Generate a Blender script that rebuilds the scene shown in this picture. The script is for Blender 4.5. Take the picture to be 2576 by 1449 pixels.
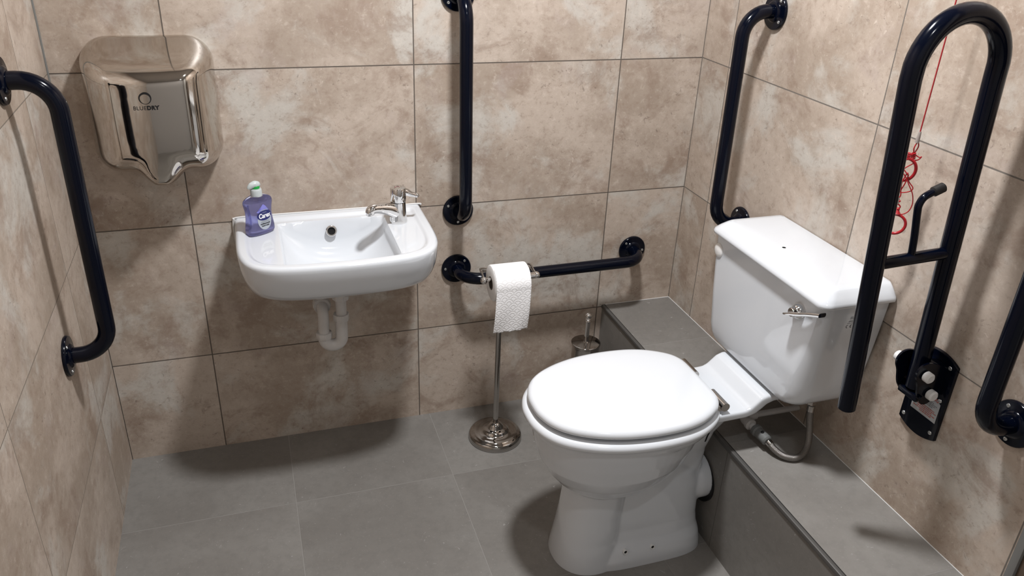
import bpy, bmesh, math, random
from mathutils import Vector, Matrix, Euler

random.seed(4)
for o in list(bpy.data.objects):
    bpy.data.objects.remove(o, do_unlink=True)
SC = bpy.context.scene
COL = SC.collection
PI = math.pi

# ------------------------------------------------------------------ camera
cam_d = bpy.data.cameras.new('camera')
cam_d.sensor_width = 36.0
cam_d.lens = 2007.7 / 2576 * 36.0
cam_d.clip_start = 0.02
cam = bpy.data.objects.new('camera', cam_d)
COL.objects.link(cam)
cam.location = (0.4325, -2.1146, 1.558)
cam.rotation_euler = (1.1033, -0.0382, -0.3133)
SC.camera = cam

# ------------------------------------------------------------------ world, lights, exposure
w = bpy.data.worlds.new('world')
w.use_nodes = True
w.node_tree.nodes['Background'].inputs[0].default_value = (1.0, 0.96, 0.9, 1)
w.node_tree.nodes['Background'].inputs[1].default_value = 0.05
SC.world = w


def area(name, loc, size, power, color, rot=(0, 0, 0), shape='DISK', sy=None):
    d = bpy.data.lights.new(name, 'AREA')
    d.shape = shape
    d.size = size
    if sy:
        d.size_y = sy
    d.energy = power
    d.color = color
    o = bpy.data.objects.new(name, d)
    o.location = loc
    o.rotation_euler = rot
    COL.objects.link(o)
    return o


area('ceiling_lamp', (1.0, -0.82, 2.36), 0.17, 40, (0.985, 0.985, 1.0))
area('ceiling_lamp_rear', (0.95, -1.9, 2.36), 0.12, 5, (0.975, 0.985, 1.0))
SC.view_settings.view_transform = 'Standard'
SC.view_settings.look = 'None'
SC.view_settings.exposure = 0.0
SC.view_settings.gamma = 1.0
SC.view_settings.use_curve_mapping = False

# ------------------------------------------------------------------ materials


def new_mat(name):
    m = bpy.data.materials.new(name)
    m.use_nodes = True
    nt = m.node_tree
    b = nt.nodes['Principled BSDF']
    return m, nt, b


def simple(name, col, rough=0.5, metal=0.0, coat=0.0, trans=0.0, ior=1.5, noise=0.0, nscale=60.0, bump=0.0, bscale=300.0, sss=0.0):
    m, nt, b = new_mat(name)
    b.inputs['Base Color'].default_value = (*col, 1)
    b.inputs['Roughness'].default_value = rough
    b.inputs['Metallic'].default_value = metal
    b.inputs['Coat Weight'].default_value = coat
    b.inputs['Coat Roughness'].default_value = 0.05
    b.inputs['Transmission Weight'].default_value = trans
    b.inputs['IOR'].default_value = ior
    if sss:
        b.inputs['Subsurface Weight'].default_value = sss
        b.inputs['Subsurface Radius'].default_value = (0.004, 0.004, 0.004)
        b.inputs['Subsurface Scale'].default_value = 1.0
    tc = nt.nodes.new('ShaderNodeTexCoord')
    if noise:
        n = nt.nodes.new('ShaderNodeTexNoise')
        n.inputs['Scale'].default_value = nscale
        n.inputs['Detail'].default_value = 4
        nt.links.new(tc.outputs['Object'], n.inputs['Vector'])
        mx = nt.nodes.new('ShaderNodeMix')
        mx.data_type = 'RGBA'
        mx.inputs['A'].default_value = (*[c * (1 - noise) for c in col], 1)
        mx.inputs['B'].default_value = (*[min(1, c * (1 + noise)) for c in col], 1)
        nt.links.new(n.outputs['Fac'], mx.inputs['Factor'])
        nt.links.new(mx.outputs['Result'], b.inputs['Base Color'])
    if bump:
        n = nt.nodes.new('ShaderNodeTexNoise')
        n.inputs['Scale'].default_value = bscale
        nt.links.new(tc.outputs['Object'], n.inputs['Vector'])
        bp = nt.nodes.new('ShaderNodeBump')
        bp.inputs['Strength'].default_value = bump
        bp.inputs['Distance'].default_value = 0.001
        nt.links.new(n.outputs['Fac'], bp.inputs['Height'])
        nt.links.new(bp.outputs['Normal'], b.inputs['Normal'])
    return m


def tile_mat(name, axes, off, tw, th, stone, floor=False, grout=(0.09, 0.075, 0.062), gw=0.0016, seed=0.0):
    """Tiled surface: `axes` picks which world axes run along a tile's width and height."""
    m, nt, b = new_mat(name)
    N = nt.nodes
    L = nt.links

    def nd(t, **kw):
        n = N.new(t)
        for k, v in kw.items():
            setattr(n, k, v)
        return n

    def math_(op, a, bb=None, clamp=False):
        n = nd('ShaderNodeMath', operation=op, use_clamp=clamp)
        for i, v in enumerate((a, bb)):
            if v is None:
                continue
            if isinstance(v, (int, float)):
                n.inputs[i].default_value = v
            else:
                L.new(v, n.inputs[i])
        return n.outputs[0]

    def mix(f, a, bb, blend='MIX'):
        n = nd('ShaderNodeMix', data_type='RGBA', blend_type=blend)
        for key, v in (('Factor', f), ('A', a), ('B', bb)):
            if isinstance(v, (int, float)):
                n.inputs[key].default_value = v
            elif isinstance(v, tuple):
                n.inputs[key].default_value = (*v, 1)
            else:
                L.new(v, n.inputs[key])
        return n.outputs['Result']

    def ramp(v, lo, hi):
        n = nd('ShaderNodeMapRange', interpolation_type='SMOOTHSTEP')
        L.new(v, n.inputs['Value'])
        n.inputs['From Min'].default_value = lo
        n.inputs['From Max'].default_value = hi
        return n.outputs['Result']
    geo = nd('ShaderNodeNewGeometry')
    sep = nd('ShaderNodeSeparateXYZ')
    L.new(geo.outputs['Position'], sep.inputs[0])
    u = math_('SUBTRACT', sep.outputs[axes[0]], off[0])
    v = math_('SUBTRACT', sep.outputs[axes[1]], off[1])
    cmb = nd('ShaderNodeCombineXYZ')
    L.new(u, cmb.inputs[0])
    L.new(v, cmb.inputs[1])
    br = nd('ShaderNodeTexBrick', offset=0.0, offset_frequency=1, squash=1.0, squash_frequency=1)
    L.new(cmb.outputs[0], br.inputs['Vector'])
    br.inputs['Color1'].default_value = (0, 0, 0, 1)
    br.inputs['Color2'].default_value = (1, 1, 1, 1)
    br.inputs['Mortar'].default_value = (0.5, 0.5, 0.5, 1)
    br.inputs['Scale'].default_value = 1.0
    br.inputs['Mortar Size'].default_value = gw
    br.inputs['Mortar Smooth'].default_value = 0.15
    br.inputs['Brick Width'].default_value = tw
    br.inputs['Row Height'].default_value = th
    rnd = br.outputs['Color']
    # tile index gives each tile its own piece of the stone pattern
    iu = math_('FLOOR', math_('DIVIDE', u, tw))
    iv = math_('FLOOR', math_('DIVIDE', v, th))
    c2 = nd('ShaderNodeCombineXYZ')
    L.new(math_('ADD', u, math_('MULTIPLY', iv, 3.71)), c2.inputs[0])
    L.new(math_('ADD', v, math_('MULTIPLY', iu, 5.13)), c2.inputs[1])
    c2.inputs[2].default_value = seed
    P = c2.outputs[0]

    def noise(scale, det=3.0, rough=0.5, dist=0.0, vec=P):
        n = nd('ShaderNodeTexNoise')
        n.inputs['Scale'].default_value = scale
        n.inputs['Detail'].default_value = det
        n.inputs['Roughness'].default_value = rough
        n.inputs['Distortion'].default_value = dist
        L.new(vec, n.inputs['Vector'])
        return n.outputs['Fac']
    if not floor:
        def shift(x, y, z):
            mp = nd('ShaderNodeMapping')
            mp.inputs['Location'].default_value = (x, y, z)
            L.new(P, mp.inputs['Vector'])
            return mp.outputs[0]
        q1, q2, q3 = shift(7.3, 2.2, 4.0), shift(1.9, 8.4, 9.0), shift(4.1, 6.6, 13.0)
        base = mix(ramp(noise(3.4, 6, 0.60, 0.4), 0.40, 0.58), stone[0], stone[1])
        base = mix(math_('MULTIPLY', ramp(noise(4.2, 6, 0.62, 0.5, q2), 0.50, 0.64), 0.85), base, stone[2])
        base = mix(math_('MULTIPLY', ramp(noise(6.2, 7, 0.68, 0.6, q1), 0.50, 0.67), 0.66), base, stone[3])
        base = mix(math_('MULTIPLY', ramp(noise(9.0, 6, 0.66, 0.4, q3), 0.54, 0.70), 0.35), base, (0.42, 0.345, 0.315))
        # fine mottling everywhere
        mot = noise(40, 6, 0.78, 0.2, q2)
        base = mix(math_('MULTIPLY', ramp(mot, 0.50, 0.68), 0.46), base, stone[3])
        base = mix(math_('MULTIPLY', ramp(mot, 0.48, 0.30), 0.32), base, stone[5])
        # broken pits and pale flakes, dense in some zones
        zone = ramp(noise(4.6, 4, 0.6, 0.2, q3), 0.42, 0.60)
        zone = math_('ADD', math_('MULTIPLY', zone, 0.85), 0.15)
        pit = ramp(noise(78, 6, 0.74, 0.6), 0.585, 0.655)
        base = mix(math_('MULTIPLY', math_('MULTIPLY', pit, zone), 0.50), base, stone[4])
        fl = ramp(noise(80, 4, 0.70, 0.8, q1), 0.61, 0.70)
        base = mix(math_('MULTIPLY', math_('MULTIPLY', fl, zone), 0.42), base, stone[5])
        rock = math_('SUBTRACT', noise(60, 4, 0.6), math_('MULTIPLY', pit, 0.8))
        bstr = 0.10
        rough = 0.36
    else:
        base = mix(ramp(noise(3.0, 5, 0.6, 0.3), 0.34, 0.66), stone[0], stone[1])
        base = mix(math_('MULTIPLY', ramp(noise(38, 5, 0.7), 0.42, 0.68), 0.28), base, stone[2])
        base = mix(math_('MULTIPLY', ramp(noise(120, 2, 0.6), 0.60, 0.72), 0.22), base, stone[3])
        base = mix(math_('MULTIPLY', ramp(noise(55, 2, 0.5, 2.0), 0.70, 0.76), 0.5), base, stone[4])
        rock = noise(90, 4, 0.6)
        bstr = 0.08
        rough = 0.42
    base = mix(math_('MULTIPLY', math_('SUBTRACT', rnd, 0.5), 0.10, True), base, (0.95, 0.9, 0.85))
    gn = mix(noise(22, 3, 0.6), grout, tuple(min(1, c * 1.5) for c in grout))
    colr = mix(br.outputs['Fac'], base, gn)
    L.new(colr, b.inputs['Base Color'])
    rr = math_('ADD', math_('MULTIPLY', br.outputs['Fac'], 0.4), rough)
    L.new(math_('ADD', rr, math_('MULTIPLY', noise(14, 3), 0.12)), b.inputs['Roughness'])
    b.inputs['Specular IOR Level'].default_value = 0.42
    hgt = math_('SUBTRACT', math_('MULTIPLY', rock, bstr), math_('MULTIPLY', br.outputs['Fac'], 1.0))
    bp = nd('ShaderNodeBump')
    bp.inputs['Strength'].default_value = 0.9
    bp.inputs['Distance'].default_value = 0.0012
    L.new(hgt, bp.inputs['Height'])
    L.new(bp.outputs['Normal'], b.inputs['Normal'])
    return m


STONE = [(0.375, 0.305, 0.246), (0.490, 0.412, 0.345), (0.530, 0.502, 0.455), (0.270, 0.195, 0.148), (0.140, 0.100, 0.078), (0.72, 0.64, 0.56)]
STONE_R = STONE
TW, TH, ZA = 0.6, 0.4012, 0.3232
M_back = tile_mat('wall_tile_back', (0, 2), (0.2624, ZA), TW, TH, STONE, seed=1.3)
M_left = tile_mat('wall_tile_left', (1, 2), (-0.247, ZA), TW, TH, STONE, seed=4.7, grout=(0.16, 0.135, 0.11), gw=0.0012)
M_right = tile_mat('wall_tile_right', (1, 2), (-0.1452, ZA), TW, TH, STONE_R, seed=8.9, grout=(0.13, 0.115, 0.10))
GREY = [(0.182, 0.172, 0.158), (0.222, 0.213, 0.198), (0.130, 0.124, 0.116), (0.30, 0.29, 0.275), (0.42, 0.41, 0.40)]
M_floor = tile_mat('floor_tile', (0, 1), (0.4463, -0.3159), 0.4486, 0.4486, GREY, True, (0.215, 0.207, 0.194), 0.0011, 2.0)
M_ltop = tile_mat('ledge_tile_top', (0, 1), (1.20, -0.2763), 0.8, 0.4889, GREY, True, (0.22, 0.21, 0.2), 0.0009, 12.0)
M_lfront = tile_mat('ledge_tile_front', (1, 2), (-0.2910, -0.05), 0.4889, 0.45, GREY, True, (0.10, 0.095, 0.09), 0.0010, 15.0)
M_ceil = simple('ceiling_paint', (0.42, 0.41, 0.40), 0.8)
M_door = simple('door_paint', (0.62, 0.61, 0.59), 0.45)
M_brown = simple('brown_frame_wood', (0.12, 0.085, 0.06), 0.5, noise=0.25, nscale=30)
M_trim = simple('grey_metal_trim', (0.105, 0.102, 0.097), 0.45, metal=0.3)
M_greytrim = simple('grey_plastic_trim', (0.23, 0.235, 0.23), 0.45)
M_ceramic = simple('white_ceramic', (0.650, 0.680, 0.715), 0.09, coat=0.6)
M_seat = simple('white_seat_gloss', (0.70, 0.73, 0.765), 0.14, coat=0.35)
M_navy = simple('navy_powder_coat', (0.0011, 0.0023, 0.0075), 0.14)
M_navy.node_tree.nodes['Principled BSDF'].inputs['Specular IOR Level'].default_value = 0.24
M_black = simple('black_plastic', (0.008, 0.008, 0.009), 0.4)
M_void = simple('dark_hole', (0.002, 0.002, 0.002), 0.9)
M_chrome = simple('chrome', (0.72, 0.71, 0.70), 0.05, metal=1.0)
M_nickel = simple('polished_steel', (0.42, 0.40, 0.38), 0.05, metal=1.0)
M_zinc = simple('zinc_screw', (0.55, 0.56, 0.55), 0.32, metal=0.9)
M_valve = simple('grey_plastic_valve', (0.15, 0.155, 0.152), 0.45)
M_pvc = simple('white_plastic_pipe', (0.60, 0.585, 0.57), 0.4, noise=0.08, nscale=70)
M_whiteplastic = simple('white_plastic', (0.78, 0.78, 0.77), 0.35)
M_paper = simple('tissue_paper', (0.88, 0.88, 0.875), 0.85, bump=0.25, bscale=500)
M_card = simple('cardboard_core', (0.13, 0.11, 0.095), 0.9)
M_red = simple('red_plastic', (0.36, 0.010, 0.016), 0.28)
M_redcord = simple('red_cord_fibre', (0.33, 0.012, 0.018), 0.6)
M_clear = simple('clear_plastic_piece', (0.30, 0.26, 0.24), 0.3)
M_hose = None
M_ink = simple('black_print', (0.006, 0.006, 0.007), 0.5)
M_inkgrey = simple('grey_print', (0.16, 0.17, 0.18), 0.5)
M_inkred = simple('red_print', (0.42, 0.09, 0.07), 0.6)
M_sticker = simple('sticker_paper', (0.42, 0.44, 0.46), 0.5)
M_silicone = simple('silicone_sealant', (0.62, 0.62, 0.61), 0.45)
M_green = simple('green_cap', (0.01, 0.30, 0.05), 0.35)
M_pump = simple('pump_white_plastic', (0.62, 0.68, 0.68), 0.3, trans=0.25)
M_navylabel = simple('label_navy', (0.006, 0.010, 0.12), 0.35)
M_silver = simple('label_silver', (0.42, 0.46, 0.52), 0.4, metal=0.2)
M_lilac = simple('label_lilac', (0.22, 0.22, 0.62), 0.4)
M_white = simple('label_white', (0.85, 0.86, 0.9), 0.4)


def hose_mat():
    m, nt, b = new_mat('braided_steel_hose')
    b.inputs['Metallic'].default_value = 0.8
    b.inputs['Roughness'].default_value = 0.24
    tc = nt.nodes.new('ShaderNodeTexCoord')
    wv = nt.nodes.new('ShaderNodeTexVoronoi')
    wv.inputs['Scale'].default_value = 1000
    nt.links.new(tc.outputs['Object'], wv.inputs['Vector'])
    cr = nt.nodes.new('ShaderNodeValToRGB')
    cr.color_ramp.elements[0].color = (0.36, 0.345, 0.325, 1)
    cr.color_ramp.elements[1].color = (0.17, 0.16, 0.15, 1)
    nt.links.new(wv.outputs['Distance'], cr.inputs['Fac'])
    cr.color_ramp.elements[1].position = 0.75
    nt.links.new(cr.outputs['Color'], b.inputs['Base Color'])
    bp = nt.nodes.new('ShaderNodeBump')
    bp.inputs['Strength'].default_value = 0.8
    bp.inputs['Distance'].default_value = 0.0006
    bp.invert = True
    nt.links.new(wv.outputs['Distance'], bp.inputs['Height'])
    nt.links.new(bp.outputs['Normal'], b.inputs['Normal'])
    return m


def brushed_steel():
    m, nt, b = new_mat('stainless_steel_cover')
    b.inputs['Metallic'].default_value = 1.0
    b.inputs['Base Color'].default_value = (0.60, 0.565, 0.52, 1)
    tc = nt.nodes.new('ShaderNodeTexCoord')
    mp = nt.nodes.new('ShaderNodeMapping')
    mp.inputs['Scale'].default_value = (1.2, 60, 60)
    nt.links.new(tc.outputs['Object'], mp.inputs['Vector'])
    n = nt.nodes.new('ShaderNodeTexNoise')
    n.inputs['Scale'].default_value = 6
    n.inputs['Detail'].default_value = 3
    nt.links.new(mp.outputs[0], n.inputs['Vector'])
    mr = nt.nodes.new('ShaderNodeMapRange')
    mr.inputs['To Min'].default_value = 0.035
    mr.inputs['To Max'].default_value = 0.075
    nt.links.new(n.outputs['Fac'], mr.inputs['Value'])
    nt.links.new(mr.outputs['Result'], b.inputs['Roughness'])
    return m


def embossed_paper():
    """Tissue with rows of overlapping embossed arcs."""
    m, nt, b = new_mat('embossed_tissue')
    b.inputs['Base Color'].default_value = (0.88, 0.88, 0.885, 1)
    b.inputs['Roughness'].default_value = 0.85
    N, L = nt.nodes, nt.links
    uv = N.new('ShaderNodeUVMap')
    sep = N.new('ShaderNodeSeparateXYZ')
    wn = N.new('ShaderNodeTexNoise')
    wn.inputs['Scale'].default_value = 55
    L.new(uv.outputs[0], wn.inputs['Vector'])
    wm = N.new('ShaderNodeVectorMath')
    wm.operation = 'SCALE'
    wm.inputs['Scale'].default_value = 0.006
    L.new(wn.outputs['Color'], wm.inputs[0])
    wa = N.new('ShaderNodeVectorMath')
    wa.operation = 'ADD'
    L.new(uv.outputs[0], wa.inputs[0])
    L.new(wm.outputs[0], wa.inputs[1])
    L.new(wa.outputs[0], sep.inputs[0])

    def M(op, a, c=None):
        n = N.new('ShaderNodeMath')
        n.operation = op
        for i, v in enumerate((a, c)):
            if v is None:
                continue
            if isinstance(v, (int, float)):
                n.inputs[i].default_value = v
            else:
                L.new(v, n.inputs[i])
        return n.outputs[0]
    pw, ph = 0.0270, 0.0125
    v = M('DIVIDE', sep.outputs[1], ph)
    row = M('FLOOR', v)
    fv = M('SUBTRACT', v, row)
    par = M('MULTIPLY', M('MODULO', row, 2.0), 0.5)
    u = M('ADD', M('DIVIDE', sep.outputs[0], pw), par)
    fu = M('SUBTRACT', M('SUBTRACT', u, M('FLOOR', u)), 0.5)
    r = M('SQRT', M('ADD', M('MULTIPLY', fu, fu), M('MULTIPLY', M('MULTIPLY', fv, fv), 0.28)))
    rings = M('SINE', M('MULTIPLY', r, 24.0))
    bp = N.new('ShaderNodeBump')
    bp.inputs['Strength'].default_value = 0.26
    bp.inputs['Distance'].default_value = 0.0008
    L.new(rings, bp.inputs['Height'])
    L.new(bp.outputs['Normal'], b.inputs['Normal'])
    return m


M_hose = hose_mat()
M_dryer = brushed_steel()
M_emboss = embossed_paper()

# ------------------------------------------------------------------ mesh helpers


class MB:
    def __init__(self):
        self.v = []
        self.f = []

    def add(self, vs, fs):
        o = len(self.v)
        self.v += [tuple(p) for p in vs]
        self.f += [tuple(i + o for i in f) for f in fs]
        return self

    def rings(self, rings, cap0=True, cap1=True, closed=True):
        n = len(rings[0])
        vs = [p for r in rings for p in r]
        fs = []
        for i in range(len(rings) - 1):
            for j in range(n if closed else n - 1):
                a, b_ = i * n + j, i * n + (j + 1) % n
                fs.append((a, b_, b_ + n, a + n))
        if cap0:
            fs.append(tuple(range(n - 1, -1, -1)))
        if cap1:
            k = (len(rings) - 1) * n
            fs.append(tuple(k + j for j in range(n)))
        return self.add(vs, fs)

    def tube(self, pts, r, n=20, caps=True, rounded=False):
        pts = [Vector(p) for p in pts]
        rs = r if isinstance(r, (list, tuple)) else [r] * len(pts)
        if rounded:
            d0 = (pts[0] - pts[1]).normalized()
            d1 = (pts[-1] - pts[-2]).normalized()
            e = rs[0] * 0.25
            e1 = rs[-1] * 0.25
            pts = [pts[0]] + [pts[0] - d0 * e] + pts[1:-1] + [pts[-1] - d1 * e1] + [pts[-1]]
            rs = [rs[0] * 0.72, rs[0]] + list(rs[1:-1]) + [rs[-1], rs[-1] * 0.72]
        T = []
        for i in range(len(pts)):
            if i == 0:
                t = pts[1] - pts[0]
            elif i == len(pts) - 1:
                t = pts[-1] - pts[-2]
            else:
                t = (pts[i + 1] - pts[i]).normalized() + (pts[i] - pts[i - 1]).normalized()
            T.append(t.normalized())
        up = Vector((0, 0, 1)) if abs(T[0].z) < 0.9 else Vector((1, 0, 0))
        nn = (up - T[0] * up.dot(T[0])).normalized()
        rings = []
        for i, p in enumerate(pts):
            if i:
                q = T[i - 1].rotation_difference(T[i])
                nn = q @ nn
                nn = (nn - T[i] * nn.dot(T[i])).normalized()
            bb = T[i].cross(nn)
            rings.append([p + (nn * math.cos(a) + bb * math.sin(a)) * rs[i] for a in [2 * PI * k / n for k in range(n)]])
        return self.rings(rings, caps, caps)

    def lathe(self, prof, n=40, M=None, caps=True):
        """prof: list of (r, h) along local z."""
        M = M or Matrix.Identity(4)
        rings = [[M @ Vector((r * math.cos(2 * PI * k / n), r * math.sin(2 * PI * k / n), h)) for k in range(n)] for r, h in prof]
        return self.rings(rings, caps, caps)

    def box(self, lo, hi, bev=0.0, seg=2):
        bm = bmesh.new()
        bmesh.ops.create_cube(bm, size=1.0)
        for v in bm.verts:
            v.co = Vector([(lo[i] + hi[i]) / 2 + v.co[i] * (hi[i] - lo[i]) for i in range(3)])
        if bev:
            bmesh.ops.bevel(bm, geom=bm.edges[:], offset=bev, segments=seg, affect='EDGES', profile=0.5)
        bm.verts.index_update()
        self.add([v.co.copy() for v in bm.verts], [[v.index for v in f.verts] for f in bm.faces])
        bm.free()
        return self

    def sphere(self, c, r, n=24, m=14, sc=(1, 1, 1)):
        c = Vector(c)
        prof = [(max(1e-5, r * math.sin(PI * i / m)), -r * math.cos(PI * i / m)) for i in range(m + 1)]
        M = Matrix.Translation(c) @ Matrix.Diagonal((*sc, 1))
        return self.lathe(prof, n, M)

    def xform(self, M):
        self.v = [tuple(M @ Vector(p)) for p in self.v]
        return self


def obj(name, mb, mat, parent=None, smooth=True, angle=40, loc=None):
    me = bpy.data.meshes.new(name)
    me.from_pydata(mb.v, [], mb.f)
    bm = bmesh.new()
    bm.from_mesh(me)
    bmesh.ops.remove_doubles(bm, verts=bm.verts, dist=1e-6)
    bmesh.ops.recalc_face_normals(bm, faces=bm.faces)
    bm.to_mesh(me)
    bm.free()
    me.materials.append(mat)
    if smooth:
        me.shade_smooth()
        try:
            me.set_sharp_from_angle(angle=math.radians(angle))
        except Exception:
            pass
    o = bpy.data.objects.new(name, me)
    COL.objects.link(o)
    if parent:
        o.parent = parent
        # meshes are given in world coordinates unless the parent is placed later
        o.matrix_parent_inverse = Matrix.Translation(-Vector(parent.location)) if not parent.get('_local') else Matrix.Identity(4)
    return o


def tag(o, label=None, cat=None, group=None, kind=None):
    if label:
        o['label'] = label
    if cat:
        o['category'] = cat
    if group:
        o['group'] = group
    if kind:
        o['kind'] = kind
    return o


def thing(name, loc, label, cat, group=None):
    o = bpy.data.objects.new(name, None)
    o.empty_display_size = 0.05
    COL.objects.link(o)
    o.location = loc
    return tag(o, label, cat, group)


def subobj(name, mb, mat, parent, **k):
    """A child given in the same coordinates as its parent part (sub-part)."""
    o = obj(name, mb, mat, None, **k)
    o.parent = parent
    return o


def struct(name, mb, mat, **k):
    o = obj(name, mb, mat, **k)
    o['kind'] = 'structure'
    return o


def rrect(cx, cy, hx, hy, r, n=8):
    """rounded rectangle outline, counter-clockwise"""
    pts = []
    for sx, sy, a0 in ((1, 1, 0), (-1, 1, PI / 2), (-1, -1, PI), (1, -1, 1.5 * PI)):
        for k in range(n + 1):
            a = a0 + PI / 2 * k / n
            pts.append((cx + sx * (hx - r) + r * math.cos(a), cy + sy * (hy - r) + r * math.sin(a)))
    return pts


def rrect2(x0_, x1_, cy, hy, rf, rb, n=8):
    """outline with front (x0_) corner radius rf and back (x1_) corner radius rb"""
    pts = []
    for sx, sy, a0 in ((1, 1, 0), (-1, 1, PI / 2), (-1, -1, PI), (1, -1, 1.5 * PI)):
        r = rb if sx > 0 else rf
        ex = (x1_ - r) if sx > 0 else (x0_ + r)
        for k in range(n + 1):
            a = a0 + PI / 2 * k / n
            pts.append((ex + r * math.cos(a), cy + sy * (hy - r) + r * math.sin(a)))
    return pts


def catmull(pts, sub=6):
    P = [Vector(p) for p in pts]
    out = []
    for i in range(len(P) - 1):
        p0 = P[i - 1] if i else P[0] * 2 - P[1]
        p1, p2 = P[i], P[i + 1]
        p3 = P[i + 2] if i + 2 < len(P) else P[-1] * 2 - P[-2]
        for k in range(sub):
            t = k / sub
            out.append(0.5 * ((2 * p1) + (p2 - p0) * t + (2 * p0 - 5 * p1 + 4 * p2 - p3) * t * t + (-p0 + 3 * p1 - 3 * p2 + p3) * t ** 3))
    out.append(P[-1])
    return out


def lerp(a, b_, t):
    return a + (b_ - a) * t


def interp(x, tab):
    if x <= tab[0][0]:
        return tab[0][1]
    for i in range(len(tab) - 1):
        if x <= tab[i + 1][0]:
            t = (x - tab[i][0]) / (tab[i + 1][0] - tab[i][0])
            return lerp(tab[i][1], tab[i + 1][1], t)
    return tab[-1][1]


def text_mb(s, size, fn, weight=0.0, align='CENTER', spacing=1.0, res=4, sx=1.0, fit=None):
    """Flat lettering as mesh; fn maps local (x, y) to a 3D point."""
    c = bpy.data.curves.new('t', 'FONT')
    c.body = s
    c.size = size
    c.align_x = align
    c.align_y = 'CENTER'
    c.offset = weight
    c.space_character = spacing
    c.resolution_u = res
    c.fill_mode = 'FRONT'
    o = bpy.data.objects.new('t', c)
    COL.objects.link(o)
    dg = bpy.context.evaluated_depsgraph_get()
    me = bpy.data.meshes.new_from_object(o.evaluated_get(dg))
    k = 1.0
    if fit:
        xs = [v.co.x for v in me.vertices]
        k = fit / (max(xs) - min(xs))
    mb = MB().add([fn(v.co.x * sx * k, v.co.y) for v in me.vertices], [tuple(p.vertices) for p in me.polygons])
    bpy.data.objects.remove(o)
    bpy.data.curves.remove(c)
    bpy.data.meshes.remove(me)
    return mb


# ------------------------------------------------------------------ room shell
WR = 1.7266      # inner face of the right wall
YF = -2.45       # inner face of the front wall (behind the camera)
ZC = 2.38
LX = WR - 0.2453  # front face of the tiled ledge
LZ = 0.3293
T = 0.1
struct('wall_back', MB().box((-T, 0, -0.1), (WR + T, T, ZC + T)), M_back, smooth=False)
struct('wall_left', MB().box((-T, YF - T, -0.1), (0, 0, ZC + T)), M_left, smooth=False)
struct('wall_right', MB().box((WR, -1.3495, -0.1), (WR + T, 0, ZC + T)), M_right, smooth=False)
struct('wall_front', MB().box((-T, YF - T, -0.1), (WR + 0.5, YF, ZC + T)), M_ceil, smooth=False)
struct('floor', MB().box((0, YF, -0.1), (WR + 0.02, 0, 0)), M_floor, smooth=False)
struct('ceiling', MB().box((0, YF, ZC), (WR + 0.02, 0, ZC + T)), M_ceil, smooth=False)
# end of the tiled wall: grey edge strip, then the brown frame and white door
struct('trim_1', MB().box((WR - 0.003, -1.3655, LZ), (WR + 0.02, -1.3495, ZC), 0.0015), M_greytrim)
struct('door_1', MB().box((WR + 0.012, -2.22, 0), (WR + 0.06, -1.50, 2.05), 0.003), M_door)
df = struct('trim_2', MB().box((WR + 0.004, -1.50, 0), (WR + 0.07, -1.3655, ZC), 0.002), M_brown)
struct('trim_3', MB().box((WR + 0.004, -2.35, 0), (WR + 0.07, -2.22, ZC), 0.002), M_brown)
struct('wall_right_rear', MB().box((WR + 0.0, YF, 0), (WR + 0.09, -2.35, ZC)), M_ceil, smooth=False)
struct('wall_right_upper', MB().box((WR + 0.01, -2.22, 2.05), (WR + 0.09, -1.50, ZC)), M_ceil, smooth=False)
# tiled boxing (ledge) along the right wall
led = struct('ledge', MB().box((LX, -1.3655, 0), (WR, 0, LZ)), M_lfront, smooth=False)
led.data.materials.append(M_ltop)
for p in led.data.polygons:
    if p.normal.z > 0.9:
        p.material_index = 1
struct('trim_4', MB().box((LX - 0.0030, -1.3655, LZ - 0.010), (LX + 0.0075, -0.0005, LZ + 0.0018), 0.0015), M_trim)
struct('trim_5', MB().box((LX + 0.0082, -1.3655, LZ - 0.003), (LX + 0.0098, -0.0005, LZ + 0.0006)), M_black, smooth=False)
# light grout / sealant lines where ledge meets the walls, dark sealant in the left corner
struct('trim_6', MB().tube([(LX + 0.01, -0.0008, LZ + 0.0006), (WR, -0.0008, LZ + 0.0006)], 0.0013, 8), M_silicone)
struct('trim_7', MB().tube([(WR - 0.0008, 0, LZ + 0.0006), (WR - 0.0008, -1.35, LZ + 0.0006)], 0.0012, 8), M_silicone)
M_cornersil = simple('corner_sealant', (0.17, 0.17, 0.16), 0.5)
struct('trim_8', MB().tube([(0.001, -0.001, 0.42), (0.001, -0.001, ZC)], [0.0025, 0.0032], 8), M_cornersil)
struct('trim_9', MB().tube([(0.0004, -0.0004, 0.0), (0.0004, -0.0004, 0.42)], 0.0012, 8), simple('dark_grout', (0.05, 0.042, 0.035), 0.8))
struct('trim_10', MB().tube([(WR - 0.0004, -0.0004, LZ), (WR - 0.0004, -0.0004, ZC)], 0.0014, 8), simple('corner_grout', (0.14, 0.12, 0.10), 0.8))

# ------------------------------------------------------------------ grab rails


def screw(mb_parent, M, r=0.0042):
    mb = MB().lathe([(r * 0.9, 0), (r, 0.0006), (r * 0.85, 0.0018), (r * 0.45, 0.0022), (r * 0.35, 0.0008), (0.0002, 0.0007)], 16, M)
    s = subobj('screw', mb, M_zinc, mb_parent)
    return s


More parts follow.
